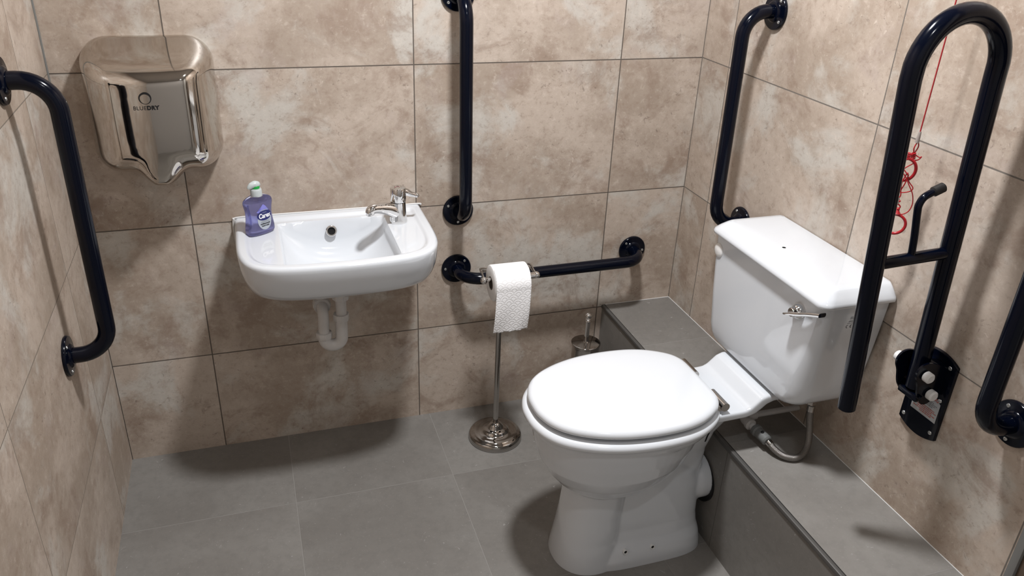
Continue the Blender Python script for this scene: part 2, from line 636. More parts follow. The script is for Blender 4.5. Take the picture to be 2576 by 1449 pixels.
def grab_rail(p0, p1, out, label, scr=(60, 180, 300), scr1=None, name='grab_rail', proj=0.09):
    """p0, p1: flange centres on the wall; out: direction off the wall."""
    p0, p1, out = Vector(p0), Vector(p1), Vector(out)
    ax = (p1 - p0).normalized()
    root = thing(name, p0, label, 'grab rail', 'dark blue grab rails on the walls')
    R = 0.062
    t0 = 0.009
    path = [p0 + out * t0, p0 + out * 0.02]
    for k in range(11):
        a = PI / 2 * k / 10
        path.append(p0 + out * (proj - R + R * math.sin(a)) + ax * (R - R * math.cos(a)))
    for k in range(1, 24):
        path.append(lerp(p0 + out * proj + ax * R, p1 + out * proj - ax * R, k / 24))
    for k in range(11):
        a = PI / 2 * k / 10
        path.append(p1 + out * (proj - R + R * math.cos(a)) + ax * (-R + R * math.sin(a)))
    path += [p1 + out * 0.02, p1 + out * t0]
    obj('tube', MB().tube(path, 0.0177, 28), M_navy, root)
    side = out.cross(ax)
    for p, sgn, angs in ((p0, 1, scr), (p1, -1, scr1 or scr)):
        M = Matrix((side, ax, out)).transposed().to_4x4()
        M.translation = p
        mb = MB().lathe([(0.0445, 0.0004), (0.0455, 0.002), (0.0452, 0.0062), (0.0435, 0.0082), (0.034, 0.0088), (0.0275, 0.0098), (0.0245, 0.0135), (0.0215, 0.0150), (0.0178, 0.0152)], 48, M)
        fl = obj('flange', mb, M_navy, root)
        for a in angs:
            a = math.radians(a)
            S = Matrix(M)
            S.translation = p + (side * math.cos(a) + ax * math.sin(a)) * 0.0345 + out * 0.0083
            screw(fl, S)
    return root


# screws' angles are measured from the side axis of each rail
grab_rail((0, -0.411, 0.604), (0, -0.404, 1.198), (1, 0, 0), 'dark blue upright grab rail on the left wall beside the hand dryer')
grab_rail((0.985, 0, 0.7065), (0.980, 0, 1.3045), (0, -1, 0), 'dark blue upright grab rail on the back wall right of the washbasin', scr=(150, 272, 30), scr1=(215, 320, 90))
grab_rail((0.981, 0, 0.520), (1.565, 0, 0.5235), (0, -1, 0), 'dark blue horizontal grab rail low on the back wall behind the toilet roll', scr=(45, 275, 160), scr1=(315, 95, 205))
grab_rail((WR, -0.328, 0.7315), (WR, -0.318, 1.300), (-1, 0, 0), 'dark blue upright grab rail on the right wall behind the cistern', scr=(60, 180, 300), scr1=(222, 130, 340))
grab_rail((WR, -1.262, 0.702), (WR, -1.262, 1.300), (-1, 0, 0), 'dark blue upright grab rail at the right edge, nearest the doorway', scr=(58, 272, 165))

# ------------------------------------------------------------------ hinged drop-down rail
root = thing('hinged_support_rail', (WR, -1.07, 0.55), 'dark blue hinged drop-down support rail folded up beside the cistern', 'support rail')
Y = -1.07


def nearx(z):
    return 1.640 + (1.30 - z) * 0.062


def outx(z):
    return 1.4632 + (1.30 - z) * 0.083


path = [(nearx(z), Y, z) for z in (0.665, 0.75, 0.85, 0.95, 1.05, 1.15, 1.25, 1.30)]
c = ((nearx(1.305) + outx(1.305)) / 2, 1.312)
rr = (nearx(1.305) - outx(1.305)) / 2
for k in range(1, 24):
    a = PI * k / 24
    path.append((c[0] + rr * math.cos(a) * (1.0), Y, c[1] + rr * 1.04 * math.sin(a)))
path += [(outx(z), Y, z) for z in (1.30, 1.25, 1.15, 1.05, 0.95, 0.85, 0.75, 0.640)]
obj('tube', MB().tube(path, 0.0177, 28, rounded=True), M_navy, root)
zc = 0.968
cb = obj('crossbar', MB().tube([(outx(zc) + 0.012, Y, zc - 0.002), (nearx(zc) - 0.012, Y, zc + 0.004)], 0.0118, 20), M_navy, root)
sp = catmull([(1.571, Y, 0.972), (1.566, Y, 1.01), (1.5565, Y, 1.06), (1.555, Y, 1.076), (1.561, Y, 1.089), (1.574, Y, 1.0965), (1.588, Y, 1.102)], 6)
hk = obj('roll_holder_arm', MB().tube(sp, 0.0068, 16), M_navy, root)
ec = MB().tube([(1.578, Y, 1.098), (1.601, Y, 1.107)], 0.0092, 18, rounded=True)
tag(subobj('end_cap', ec, M_black, hk), 'black rubber end cap')
# wall plate with arced ends
def plate_mb(x0, x1, yc, hw, z0, z1, arc, n=14):
    out = []
    for k in range(n + 1):
        t = -1 + 2 * k / n
        out.append((yc + hw * t, z1 + arc * (1 - t * t)))
    for k in range(n + 1):
        t = 1 - 2 * k / n
        out.append((yc + hw * t, z0 - arc * (1 - t * t)))
    mb = MB()
    cy, cz = yc, (z0 + z1) / 2
    def sc(s):
        return [(cy + (y - cy) * (1 - s / hw), cz + (z - cz) * (1 - s / 0.1)) for y, z in out]
    a = [(x0, y, z) for y, z in out]
    b1 = [(x1 + 0.0012, y, z) for y, z in out]
    c1 = [(x1, y, z) for y, z in sc(0.0012)]
    return mb.rings([a, b1, c1])


pl = obj('wall_plate', plate_mb(WR - 0.0002, WR - 0.0075, -1.0700, 0.0500, 0.5560, 0.7330, 0.014), M_navy, root)
for sy, sz in ((-1.1043, 0.7255), (-1.106, 0.6480), (-1.0312, 0.5685), (-1.107, 0.5685), (-1.034, 0.7255)):
    S = Matrix(((0, 0, -1), (0, 1, 0), (1, 0, 0))).to_4x4()
    S.translation = (WR - 0.0075, sy, sz)
    screw(pl, S, 0.0046)
# warning sticker on the plate
stx = WR - 0.0079
st = MB().add([(stx, -1.0425, 0.655), (stx, -1.0425, 0.5935), (stx, -1.1105, 0.5935), (stx, -1.1105, 0.6395), (stx, -1.085, 0.655)], [(0, 1, 2, 3, 4)])
stk = tag(obj('warning_label', st, M_sticker, root, smooth=False), 'silver sticker with red and black print')
subobj('warning_text', text_mb('WARNING', 0.0105, lambda x, y: (stx - 0.0003, -1.0790 - x, 0.6440 + y), 0.0003), M_inkred, stk, smooth=False)
ln = MB()
for i, (z, a, b_) in enumerate(((0.6335, 0.002, 0.050), (0.6300, 0.004, 0.058), (0.6265, 0.010, 0.054), (0.6230, 0.002, 0.048))):
    y = -1.0455 - a
    while y > -1.0455 - b_:
        wl = random.uniform(0.002, 0.006)
        ln.box((stx - 0.0004, y - wl, z - 0.0007), (stx - 0.0002, y, z + 0.0007))
        y -= wl + 0.0012
subobj('small_print', ln, M_inkgrey, stk, smooth=False)
ln = MB()
for i, (z, a, b_) in enumerate(((0.6165, 0.002, 0.055), (0.6125, 0.003, 0.060), (0.6085, 0.012, 0.050), (0.6045, 0.002, 0.058), (0.6005, 0.020, 0.050))):
    y = -1.0455 - a
    while y > -1.0455 - b_:
        wl = random.uniform(0.002, 0.006)
        ln.box((stx - 0.0004, y - wl, z - 0.0009), (stx - 0.0002, y, z + 0.0009))
        y -= wl + 0.0012
subobj('red_small_print', ln, M_inkred, stk, smooth=False)
# bracket cheeks
def cheek(y0, y1):
    prof = [(WR - 0.006, 0.7250), (1.700, 0.7320), (1.680, 0.7400), (1.664, 0.7425), (1.650, 0.7380), (1.642, 0.7260), (1.643, 0.7120), (1.651, 0.6950), (1.658, 0.6700), (1.666, 0.6550), (1.676, 0.6440), (1.690, 0.6420), (1.702, 0.6500), (WR - 0.006, 0.6620)]
    pts = [(p.x, p.y) for p in catmull([(x, z, 0) for x, z in prof], 4)]
    return [[(x, y0, z) for x, z in pts], [(x, y1, z) for x, z in pts]]


for y0, y1 in ((-1.0445, -1.0400), (-1.1000, -1.0955)):
    mb = MB().rings(cheek(y0, y1))
    obj('bracket_cheek', mb, M_navy, root, angle=30)
mb = MB().box((WR - 0.030, -1.0955, 0.664), (WR - 0.006, -1.0445, 0.728), 0.003)
mb.box((1.664, -1.0955, 0.646), (1.694, -1.0445, 0.662), 0.003)
obj('bracket_block', mb, M_navy, root)
for (x, z), (y0, y1) in ((((1.6625, 0.7165)), (-1.101, -1.117)), (((1.6865, 0.6700)), (-1.101, -1.117)), (((1.6600, 0.7200)), (-1.039, -1.023))):
    tag(obj('pivot_cap', MB().tube([(x, y0, z), (x, y1, z)], 0.0112, 24, rounded=True), M_whiteplastic, root), 'white round plastic cap')
bolt = MB().tube([(1.667, -1.1005, 0.664), (1.667, -1.106, 0.664)], 0.004, 6)
obj('bolt', bolt, M_navy, root)

# ------------------------------------------------------------------ hand dryer
DX, DZ0, DZ1, DHW = 0.2205, 0.868, 1.2095, 0.1465
DR = 0.062


def dryer_bottom(x):
    t = (x - DX)
    return 0.893 - 0.031 * math.exp(-(abs(t) / 0.043) ** 3.6)


def dryer_outline(n=160):
    pts = []
    # top edge and corners, then bottom with spout bump
    for p in rrect(DX, (DZ1 + 0.893) / 2, DHW, (DZ1 - 0.893) / 2, DR, 14):
        pts.append(p)
    dense = []
    for i in range(len(pts)):
        a, b_ = pts[i], pts[(i + 1) % len(pts)]
        d = math.dist(a, b_)
        k = max(1, int(d / 0.006))
        for j in range(k):
            dense.append((lerp(a[0], b_[0], j / k), lerp(a[1], b_[1], j / k)))
    out = []
    for x, z in dense:
        if z < 0.90:
            z = z - (0.893 - dryer_bottom(x))
        out.append((x, z))
    return out


DO = dryer_outline()
DC = (DX, 1.045)


def d_edge(x, z):
    best = 9
    for i in range(0, len(DO)):
        a = DO[i]
        b_ = DO[(i + 1) % len(DO)]
        ex, ez = b_[0] - a[0], b_[1] - a[1]
        L2 = ex * ex + ez * ez
        t = 0 if L2 < 1e-12 else max(0, min(1, ((x - a[0]) * ex + (z - a[1]) * ez) / L2))
        d = math.hypot(x - a[0] - ex * t, z - a[1] - ez * t)
        if d < best:
            best = d
    return best


def sstep(a, b_, x):
    t = max(0, min(1, (x - a) / (b_ - a)))
    return t * t * (3 - 2 * t)


def d_depth(x, z):
    """how far the cover stands off the wall at x, z"""
    d = d_edge(x, z)
    # front face: crowned sideways, slopes back towards the top
    D = 0.155 - 0.012 * ((z - 1.02) / 0.15) ** 2 * (1 if z < 1.02 else 0.3)
    D -= 0.016 * ((x - DX) / 0.13) ** 2
    d = d * (1 + 0.9 * math.exp(-((x - DX) / 0.045) ** 4) * sstep(0.96, 0.90, z)) if z < 0.96 else d
    top = 0.030 + (DZ1 - z) * 2.05
    k = 0.055
    h = max(0, min(1, 0.5 + 0.5 * (D - top) / k))
    D = lerp(D, top, h) - k * h * (1 - h)
    R = 0.074
    t = min(1, d / R)
    prof = (1 - (1 - t) ** 1.95) ** (1 / 1.95)
    # the two side cheeks are drawn in a little behind the front panel
    return 0.012 + (D - 0.012) * prof


root = thing('hand_dryer', (DX, 0, 0.87), 'polished stainless steel hand dryer on the back wall above the washbasin', 'hand dryer')
mb = MB()
rings = []
rings.append([(x, -0.0002, z) for x, z in DO])
fr = [0.0, 0.004, 0.010, 0.02, 0.034, 0.05, 0.07, 0.09, 0.115, 0.14, 0.17, 0.2, 0.235, 0.27, 0.31, 0.35, 0.4, 0.45, 0.5, 0.56, 0.62, 0.68, 0.74, 0.8, 0.86, 0.92, 0.97]
for t in fr:
    ring = []
    for x, z in DO:
        # pull towards a central spine so that rings keep even spacing
        sx = DX + (x - DX) * 0.35
        sz = 1.035 + (z - 1.035) * 0.35
        px, pz = lerp(x, sx, t), lerp(z, sz, t)
        ring.append((px, -d_depth(px, pz), pz))
    rings.append(ring)
mb.rings(rings, True, False)
# centre patch
last = rings[-1]
cen = [(lerp(p[0], DC[0], 0.5), 0, lerp(p[2], 1.035, 0.5)) for p in last]
cen = [(x, -d_depth(x, z), z) for x, _, z in cen]
cen2 = [(lerp(p[0], DC[0], 0.9), 0, lerp(p[2], 1.035, 0.9)) for p in last]
cen2 = [(x, -d_depth(x, z), z) for x, _, z in cen2]
mb.rings([last, cen, cen2], False, True)
cover = obj('cover', mb, M_dryer, root, angle=60)
# outlet nozzle under the spout
noz = MB().lathe([(0.021, 0), (0.024, 0.004), (0.024, 0.012), (0.019, 0.013), (0.018, 0.004), (0.001, 0.003)], 32,
                 Matrix.Translation((DX, -0.072, 0.8890)) @ Matrix.Rotation(PI * 0.93, 4, 'X'))
tag(obj('air_outlet', noz, M_chrome, root), 'chrome air outlet under the spout')
# printed ring and name
def on_dryer(x, z, e=0.0006):
    return (x, -d_depth(x, z) - e, z)


LXc, LZc = 0.2155, 1.0970
rg = MB()
n = 64
for (ox, oz, ra, rb, w0) in ((0, 0, 0.0128, 0.0125, 0.0024), (0.0006, 0.0004, 0.0122, 0.0130, 0.0020)):
    ri, ro = [], []
    for k in range(n):
        a = 2 * PI * k / n
        ww = w0 * (0.75 + 0.5 * math.sin(a * 1.0 + ox * 900))
        cx_, cz_ = LXc + ox, LZc + oz
        ri.append(on_dryer(cx_ + (ra - ww) * math.cos(a), cz_ + (rb - ww) * math.sin(a), 0.0006 + ox * 0.2))
        ro.append(on_dryer(cx_ + (ra + ww * .4) * math.cos(a), cz_ + (rb + ww * .4) * math.sin(a), 0.0006 + ox * 0.2))
    rg.rings([ri, ro], False, False)
tag(obj('ring_emblem', rg, M_ink, root, smooth=False), 'black brushed ring emblem')
t1 = text_mb('BLUE', 0.0122, lambda x, y: on_dryer(0.2165 + x - 0.0005, 1.0752 + y), 0.0000, 'RIGHT', 1.05)
t2 = text_mb('DRY', 0.0122, lambda x, y: on_dryer(0.2165 + x, 1.0752 + y), 0.0008, 'LEFT', 1.12)
t1.add(t2.v, t2.f)
tag(obj('name_print', t1, M_ink, root, smooth=False), 'black printed lettering')

# ------------------------------------------------------------------ washbasin
BX, BZ = 0.6200, 0.7350
BHW = 0.2515


def basin_front(s):
    """front edge y (positive depth) at s = (x - BX)/BHW"""
    a = abs(s)
    return interp(a, FT)


FT = []
# straight sides to 0.165, rounded corner, bowed front
cx0, cy0, rr0 = 0.170, 0.205, 0.0815
fp = [(0.0, 0.3625), (0.05, 0.3618), (0.10, 0.3590), (0.14, 0.3540), (0.17, 0.3468), (0.195, 0.3360), (0.215, 0.3210), (0.230, 0.3010), (0.240, 0.2780), (0.247, 0.2480), (0.2505, 0.2100), (0.2515, 0.165)]
FC = [(p.x, p.y) for p in catmull([(x, y, 0) for x, y in fp], 6)]
FT = [(x / BHW, y) for x, y in FC]
BOUT = [(BX - x, -y) for x, y in reversed(FC)] + [(BX + x, -y) for x, y in FC[1:]]
FULL = [(BX - BHW, -0.0005)] + [(BX - BHW, -0.165 * k / 10) for k in range(1, 10)] + BOUT + [(BX + BHW, -0.165 * (10 - k) / 10) for k in range(1, 10)] + [(BX + BHW, -0.0005)]


def edge_dist(x, y):
    best = 9
    for i in range(len(FULL) - 1):
        a, b_ = FULL[i], FULL[i + 1]
        ex, ey = b_[0] - a[0], b_[1] - a[1]
        L2 = ex * ex + ey * ey
        if L2 < 1e-14:
            continue
        t = max(0, min(1, ((x - a[0]) * ex + (y - a[1]) * ey) / L2))
        d = math.hypot(x - a[0] - ex * t, y - a[1] - ey * t)
        best = min(best, d)
    return best


def basin_z(x, y):
    d = edge_dist(x, y)
    # rounded outer lip
    r = 0.010
    z = BZ
    if d < r:
        z -= r - math.sqrt(max(0, r * r - (r - d) ** 2))
    # recessed deck inside a raised rim (none along the wall)
    z -= 0.0065 * sstep(0.022, 0.036, d) * sstep(0.018, 0.040, -y)
    # bowl: box-like plan, wide curved bottom
    u = (x - 0.6180) / 0.1440
    yc, hy = -0.1880, 0.1420
    # front of the bowl follows the bowed rim
    fb = -(basin_front((x - BX) / BHW) - 0.034)
    bk = -0.0480 - 0.006 * abs(u) ** 3
    v = (y - (fb + bk) / 2) / ((bk - fb) / 2)
    if abs(u) < 1 and abs(v) < 1:
        su = (1 - abs(u) ** 2.3) ** (0.62)
        sv = (1 - abs(v) ** 5.0) ** (0.60)
        # half-drum section: shallower towards left and right
        drum = 1.0
        e = min(1, min((1 - abs(u)) * 16, (1 - abs(v)) * 12))
        z -= 0.108 * su * sv * drum * sstep(0, 1, e * 0.5 + 0.5 * e * e)
    return z


NU, NV = 150, 96
grid = []
us = []
for i in range(NU + 1):
    t = -1 + 2 * i / NU
    us.append(math.copysign(1 - (1 - abs(t)) ** 1.25, t))
vs_ = [1 - (1 - j / NV) ** 1.2 for j in range(NV + 1)]
for s in us:
    x = BX + s * BHW
    f = basin_front(s)
    for tv in vs_:
        y = -0.0005 - tv * (f - 0.0005)
        grid.append((x, y, basin_z(x, y)))
fs = []
for i in range(NU):
    for j in range(NV):
        a = i * (NV + 1) + j
        fs.append((a, a + 1, a + NV + 2, a + NV + 1))
mb = MB().add(grid, fs)
# boundary: left column, front row, right column
bnd = [grid[j] for j in range(NV + 1)] + [grid[i * (NV + 1) + NV] for i in range(1, NU + 1)] + [grid[NU * (NV + 1) + j] for j in range(NV - 1, -1, -1)]
skirt = [(0.0, 0.0), (0.0005, -0.008), (0.002, -0.025), (0.007, -0.050), (0.014, -0.072), (0.021, -0.088), (0.031, -0.099), (0.046, -0.106), (0.075, -0.111), (0.11, -0.117), (0.14, -0.128), (0.165, -0.134)]
rings = []
for ins, dz in skirt:
    ring = []
    for (x, y, z) in bnd:
        # inset towards the spine line y = -0.13
        hx = BHW
        kx = 1 - ins / hx * (0.5 + 0.65 * min(1, ins / 0.05))
        nx = BX + (x - BX) * max(0.15, kx)
        fy = 1 - ins / 0.3625 * 1.5
        ny = y * max(0.25, fy)
        ring.append((nx, min(-0.0005, ny), z + dz if dz == 0 else BZ - 0.010 + dz))
    rings.append(ring)
mb.rings(rings, False, True, closed=False)
root = thing('washbasin', (BX, 0, 0.60), 'small white ceramic wall-hung washbasin with a bowed front below the hand dryer', 'washbasin')
obj('basin_bowl', mb, M_ceramic, root, angle=50)
# overflow ring in the back of the bowl
Mo = Matrix.Translation((0.6148, -0.0655, 0.7010)) @ Matrix.Rotation(math.radians(72), 4, 'X')
ov = MB().lathe([(0.0145, -0.004), (0.0150, 0.0005), (0.0135, 0.0022), (0.0105, 0.0022), (0.0092, 0.0), (0.0088, -0.004)], 32, Mo, caps=False)
of = tag(obj('overflow_ring', ov, M_chrome, root), 'chrome overflow ring')
subobj('overflow_hole', MB().lathe([(0.0001, -0.0022), (0.0092, -0.0022), (0.0092, -0.003), (0.0001, -0.003)], 24, Mo), M_void, of)
dr = MB().lathe([(0.021, 0), (0.0215, 0.001), (0.018, 0.0022), (0.012, 0.001), (0.0005, 0.0008)], 32, Matrix.Translation((0.618, -0.185, 0.6285)))
tag(obj('plughole', dr, M_chrome, root), 'chrome plughole in the bottom of the bowl')
# sealant along the wall
sl = catmull([(BX - BHW - 0.001, -0.004, 0.655), (BX - BHW - 0.003, -0.003, 0.70), (BX - BHW - 0.002, -0.004, 0.7285), (BX - BHW + 0.008, -0.004, 0.7365), (0.45, -0.002, 0.7365), (0.62, -0.002, 0.736), (0.80, -0.002, 0.736), (BX + BHW - 0.004, -0.003, 0.7365), (BX + BHW + 0.004, -0.003, 0.733)], 8)
tag(obj('sealant', MB().tube(sl, [0.0026 if i > 20 else 0.0045 for i in range(len(sl))], 10), M_silicone, root), 'white sealant bead')
sm = MB()
for a, b_, y in (((0.3985, 0.6940), (0.4085, 0.6860), None), ((0.405, 0.6480), (0.410, 0.6460), None)):
    pass

# ------------------------------------------------------------------ basin trap
TY = -0.14
root = thing('waste_trap', (0.62, TY, 0.37), 'white plastic U-bend waste pipe under the washbasin', 'waste pipe')
pts = [(0.6205, TY, 0.5900), (0.6195, TY, 0.47)]
obj('tailpiece', MB().tube(pts, 0.0148, 24), M_pvc, root)


def nut(cx_, z0, z1, r, lugs=8):
    mb = MB()
    prof = []
    nn = 96
    rings = []
    for z, k in ((z0, 0.90), (z0 + 0.003, 1.0), (z1 - 0.002, 1.0), (z1, 0.96)):
        rings.append([(cx_ + r * k * (1 + 0.05 * (1 if (i % 12) < 4 else 0)) * math.cos(2 * PI * i / nn), TY + r * k * (1 + 0.05 * (1 if (i % 12) < 4 else 0)) * math.sin(2 * PI * i / nn), z) for i in range(nn)])
    return mb.rings(rings)


obj('nut', nut(0.6205, 0.530, 0.551, 0.0225), M_pvc, root)
obj('nut', nut(0.6185, 0.464, 0.485, 0.0208), M_pvc, root)
obj('nut', nut(0.5690, 0.414, 0.433, 0.0208), M_pvc, root)
up = [(0.6180, TY, 0.475), (0.6175, TY, 0.44), (0.6170, TY, 0.413)]
cxm = (0.6170 + 0.5690) / 2
rb = (0.6170 - 0.5690) / 2
for k in range(1, 17):
    a = PI * k / 17
    up.append((cxm + rb * math.cos(a), TY, 0.412 - rb * 1.0 * math.sin(a)))
up += [(0.5690, TY, 0.413), (0.5690, TY, 0.424)]
obj('u_bend', MB().tube(up, 0.0172, 28), M_pvc, root)
el = [(0.5690, TY, 0.424), (0.5700, TY, 0.47)]
for k in range(1, 9):
    a = PI / 2 * k / 8
    el.append((0.5705, TY + 0.030 * (1 - math.cos(a)), 0.472 + 0.030 * math.sin(a)))
el += [(0.5710, -0.06, 0.5022), (0.5710, -0.001, 0.5022)]
obj('outlet_pipe', MB().tube(el, 0.0150, 24), M_pvc, root)
Mn = Matrix.Translation((0.5708, -0.105, 0.5022)) @ Matrix.Rotation(PI / 2, 4, 'X')
mb = MB()
rings = []
for z, k in ((-0.014, 0.92), (-0.012, 1.0), (0.012, 1.0), (0.015, 0.92), (0.013, 0.80)):
    rings.append([Mn @ Vector((0.0235 * k * (1 + 0.05 * (1 if (i % 12) < 3 else 0)) * math.cos(2 * PI * i / 96), 0.0235 * k * (1 + 0.05 * (1 if (i % 12) < 3 else 0)) * math.sin(2 * PI * i / 96), z)) for i in range(96)])
mb.rings(rings)
obj('nut', mb, M_pvc, root)
obj('wall_socket', MB().lathe([(0.026, 0), (0.026, 0.004), (0.018, 0.006)], 32, Matrix.Translation((0.571, -0.0005, 0.5022)) @ Matrix.Rotation(PI / 2, 4, 'X')), M_black, root)
mb = MB().lathe([(0.030, 0.5905), (0.030, 0.587), (0.024, 0.583), (0.021, 0.560), (0.019, 0.545)], 32, Matrix.Translation((0.6205, TY, 0)))
obj('waste_fitting', mb, M_nickel, root)

# ------------------------------------------------------------------ tap
tx, ty, tz = 0.7915, -0.105, 0.7285
root = thing('basin_tap', (tx, ty, tz), 'chrome lever tap on the right-hand end of the washbasin', 'tap')
sd = Vector((-0.945, -0.327, 0)).normalized()
mb = MB()
rings = []
for h, r in ((0.0, 0.0235), (0.003, 0.0243), (0.010, 0.0236), (0.022, 0.0222), (0.036, 0.0212), (0.050, 0.0208), (0.0585, 0.0208)):
    rings.append([(tx + r * math.cos(2 * PI * k / 36), ty + r * math.sin(2 * PI * k / 36), tz + h) for k in range(36)])
mb.rings(rings)
# spout: rises from the foot, runs out over the bowl and dips
tb = Vector((tx, ty, tz))
sp = [tb + sd * d + Vector((0, 0, h)) for d, h in ((0.000, 0.026), (0.018, 0.0375), (0.036, 0.0450), (0.056, 0.0495), (0.072, 0.0515), (0.0815, 0.0490), (0.0860, 0.0405))]
sp = catmull(sp, 5)
rs = []
for i in range(len(sp)):
    t = i / (len(sp) - 1)
    rs.append(interp(t, [(0, 0.0205), (0.16, 0.0195), (0.33, 0.0165), (0.55, 0.0135), (0.8, 0.0128), (0.92, 0.0125), (1, 0.0118)]))
mb.tube(sp, rs, 28)
obj('body', mb, M_chrome, root)
tip = sp[-1]
obj('aerator', MB().lathe([(0.0095, 0.004), (0.0095, -0.004), (0.0085, -0.005), (0.007, -0.003)], 24, Matrix.Translation(tip)), M_chrome, root)
hd = MB().lathe([(0.0206, 0.0600), (0.0212, 0.0610), (0.0212, 0.0960), (0.0200, 0.0980), (0.0105, 0.0985), (0.0100, 0.0977), (0.0002, 0.0977)], 40, Matrix.Translation((tx + 0.001, ty, tz)))
lv = Vector((0.99, 0.03, 0)).normalized()
p = tb
lp = catmull([p + lv * 0.010 + Vector((0, 0, 0.0860)), p + lv * 0.022 + Vector((0, 0, 0.0835)), p + lv * 0.034 + Vector((0, 0, 0.0775)), p + lv * 0.046 + Vector((0, 0, 0.0730)), p + lv * 0.052 + Vector((0, 0, 0.0715))], 5)
hd.tube(lp, [interp(i / (len(lp) - 1), [(0, 0.0120), (0.3, 0.0098), (0.6, 0.0068), (0.9, 0.0054), (1, 0.0052)]) for i in range(len(lp))], 20)
hd.sphere(lp[-1], 0.0066, 16, 10)
hh = obj('lever_handle', hd, M_chrome, root)
ri = MB().rings([[(tx + r * math.cos(a), ty + r * math.sin(a), tz + 0.0981) for a in [PI * 0.1 + PI * 0.9 * k / 14 for k in range(15)]] for r in (0.0062, 0.0076)], False, False, closed=False)
tag(subobj('hot_mark', ri, simple('red_mark', (0.25, 0.02, 0.05), 0.4), hh, smooth=False), 'thin red curved mark')

# ------------------------------------------------------------------ soap bottle
ang = math.radians(32)
bx, by, bz = 0.4315, -0.1035, 0.7292
BM = Matrix.Translation((bx, by, bz)) @ Matrix.Rotation(ang, 4, 'Z')
root = thing('soap_bottle', (bx, by, bz), 'pump bottle of purple hand wash on the left-hand end of the washbasin', 'soap bottle')
prof = [(0.0, 0.0270, 0.0120), (0.0015, 0.0305, 0.0155), (0.006, 0.0335, 0.0180), (0.014, 0.0342, 0.0188), (0.028, 0.0330, 0.0185), (0.045, 0.0308, 0.0180), (0.060, 0.0300, 0.0178), (0.075, 0.0308, 0.0180), (0.088, 0.0328, 0.0182), (0.096, 0.0338, 0.0180), (0.103, 0.0325, 0.0172), (0.108, 0.0285, 0.0160), (0.112, 0.0215, 0.0148), (0.1145, 0.0150, 0.0135), (0.117, 0.0128, 0.0128), (0.121, 0.0125, 0.0125)]


def oval(w_, d_, z, n=48, p=2.6):
    out = []
    for k in range(n):
        a = 2 * PI * k / n
        c_, s_ = math.cos(a), math.sin(a)
        out.append((w_ * math.copysign(abs(c_) ** (2 / p), c_), d_ * math.copysign(abs(s_) ** (2 / p), s_), z))
    return out


sprof = [(p[0] * 0.885, p[1] * (1.17 if p[0] < 0.11 else 1.0 + 0.17 * max(0, (0.118 - p[0]) / 0.008)), p[2] * 1.06) for p in catmull([(z, w_, d_) for z, w_, d_ in prof], 3)]
M_bottle, nt_, b_n = new_mat('clear_bottle_plastic')
b_n.inputs['Base Color'].default_value = (0.80, 0.80, 0.95, 1)
b_n.inputs['Transmission Weight'].default_value = 1.0
b_n.inputs['Roughness'].default_value = 0.03
b_n.inputs['IOR'].default_value = 1.15
M_liquid = simple('purple_liquid_soap', (0.44, 0.45, 0.74), 0.08, trans=0.78, ior=1.33, noise=0.15, nscale=40)
mb = MB().rings([oval(w_, d_, z) for z, w_, d_ in sprof]).xform(BM)
body = obj('bottle_body', mb, M_bottle, root, angle=60)
lprof = [q for q in sprof if q[0] < 0.0885]
mb = MB().rings([oval(w_ - 0.0012, d_ - 0.0012, max(z, 0.0012)) for z, w_, d_ in lprof]).xform(BM)
tag(subobj('liquid', mb, M_liquid, body, angle=60), 'purple liquid soap')


def bottle_front(x, z, e=0.0004):
    tab_w = [(q[0], q[1]) for q in sprof]
    tab_d = [(q[0], q[2]) for q in sprof]
    w_ = interp(z, tab_w)
    d_ = interp(z, tab_d)
    q = min(0.999, abs(x / w_))
    y = -d_ * (1 - q ** 2.6) ** (1 / 2.6)
    return tuple(BM @ Vector((x, y - e, z)))


def ell(cx_, cz_, rx, rz, e, n=40, a0=0, a1=2 * PI, fill=True, rings=4):
    mb = MB()
    rl = []
    for k in range(rings, -1, -1):
        s = max(0.02, k / rings)
        rl.append([bottle_front(cx_ + rx * s * math.cos(a0 + (a1 - a0) * i / n), cz_ + rz * s * math.sin(a0 + (a1 - a0) * i / n), e) for i in range(n)])
    return mb.rings(rl, False, True)


lab = obj('label', ell(0.0045, 0.041, 0.0205, 0.0270, 0.0005), M_silver, root, smooth=False)
lab['label'] = 'silver oval label'
hat = MB()
hp = [(-0.017, 0.0640), (0.003, 0.0830), (0.010, 0.0770), (0.018, 0.0650), (0.010, 0.060), (-0.009, 0.060)]
hat.add([bottle_front(x, z, 0.0004) for x, z in hp] + [bottle_front(0.002, 0.070, 0.0004)], [(i, (i + 1) % 6, 6) for i in range(6)])
subobj('lilac_peak', hat, M_lilac, lab, smooth=False)
subobj('navy_oval', ell(0.0045, 0.0530, 0.0215, 0.0135, 0.0010), M_navylabel, lab, smooth=False)


def bt(cx_, cz_, e=0.0013, slope=0.0):
    return lambda x, y: bottle_front(cx_ + x, cz_ + y + slope * x, e)


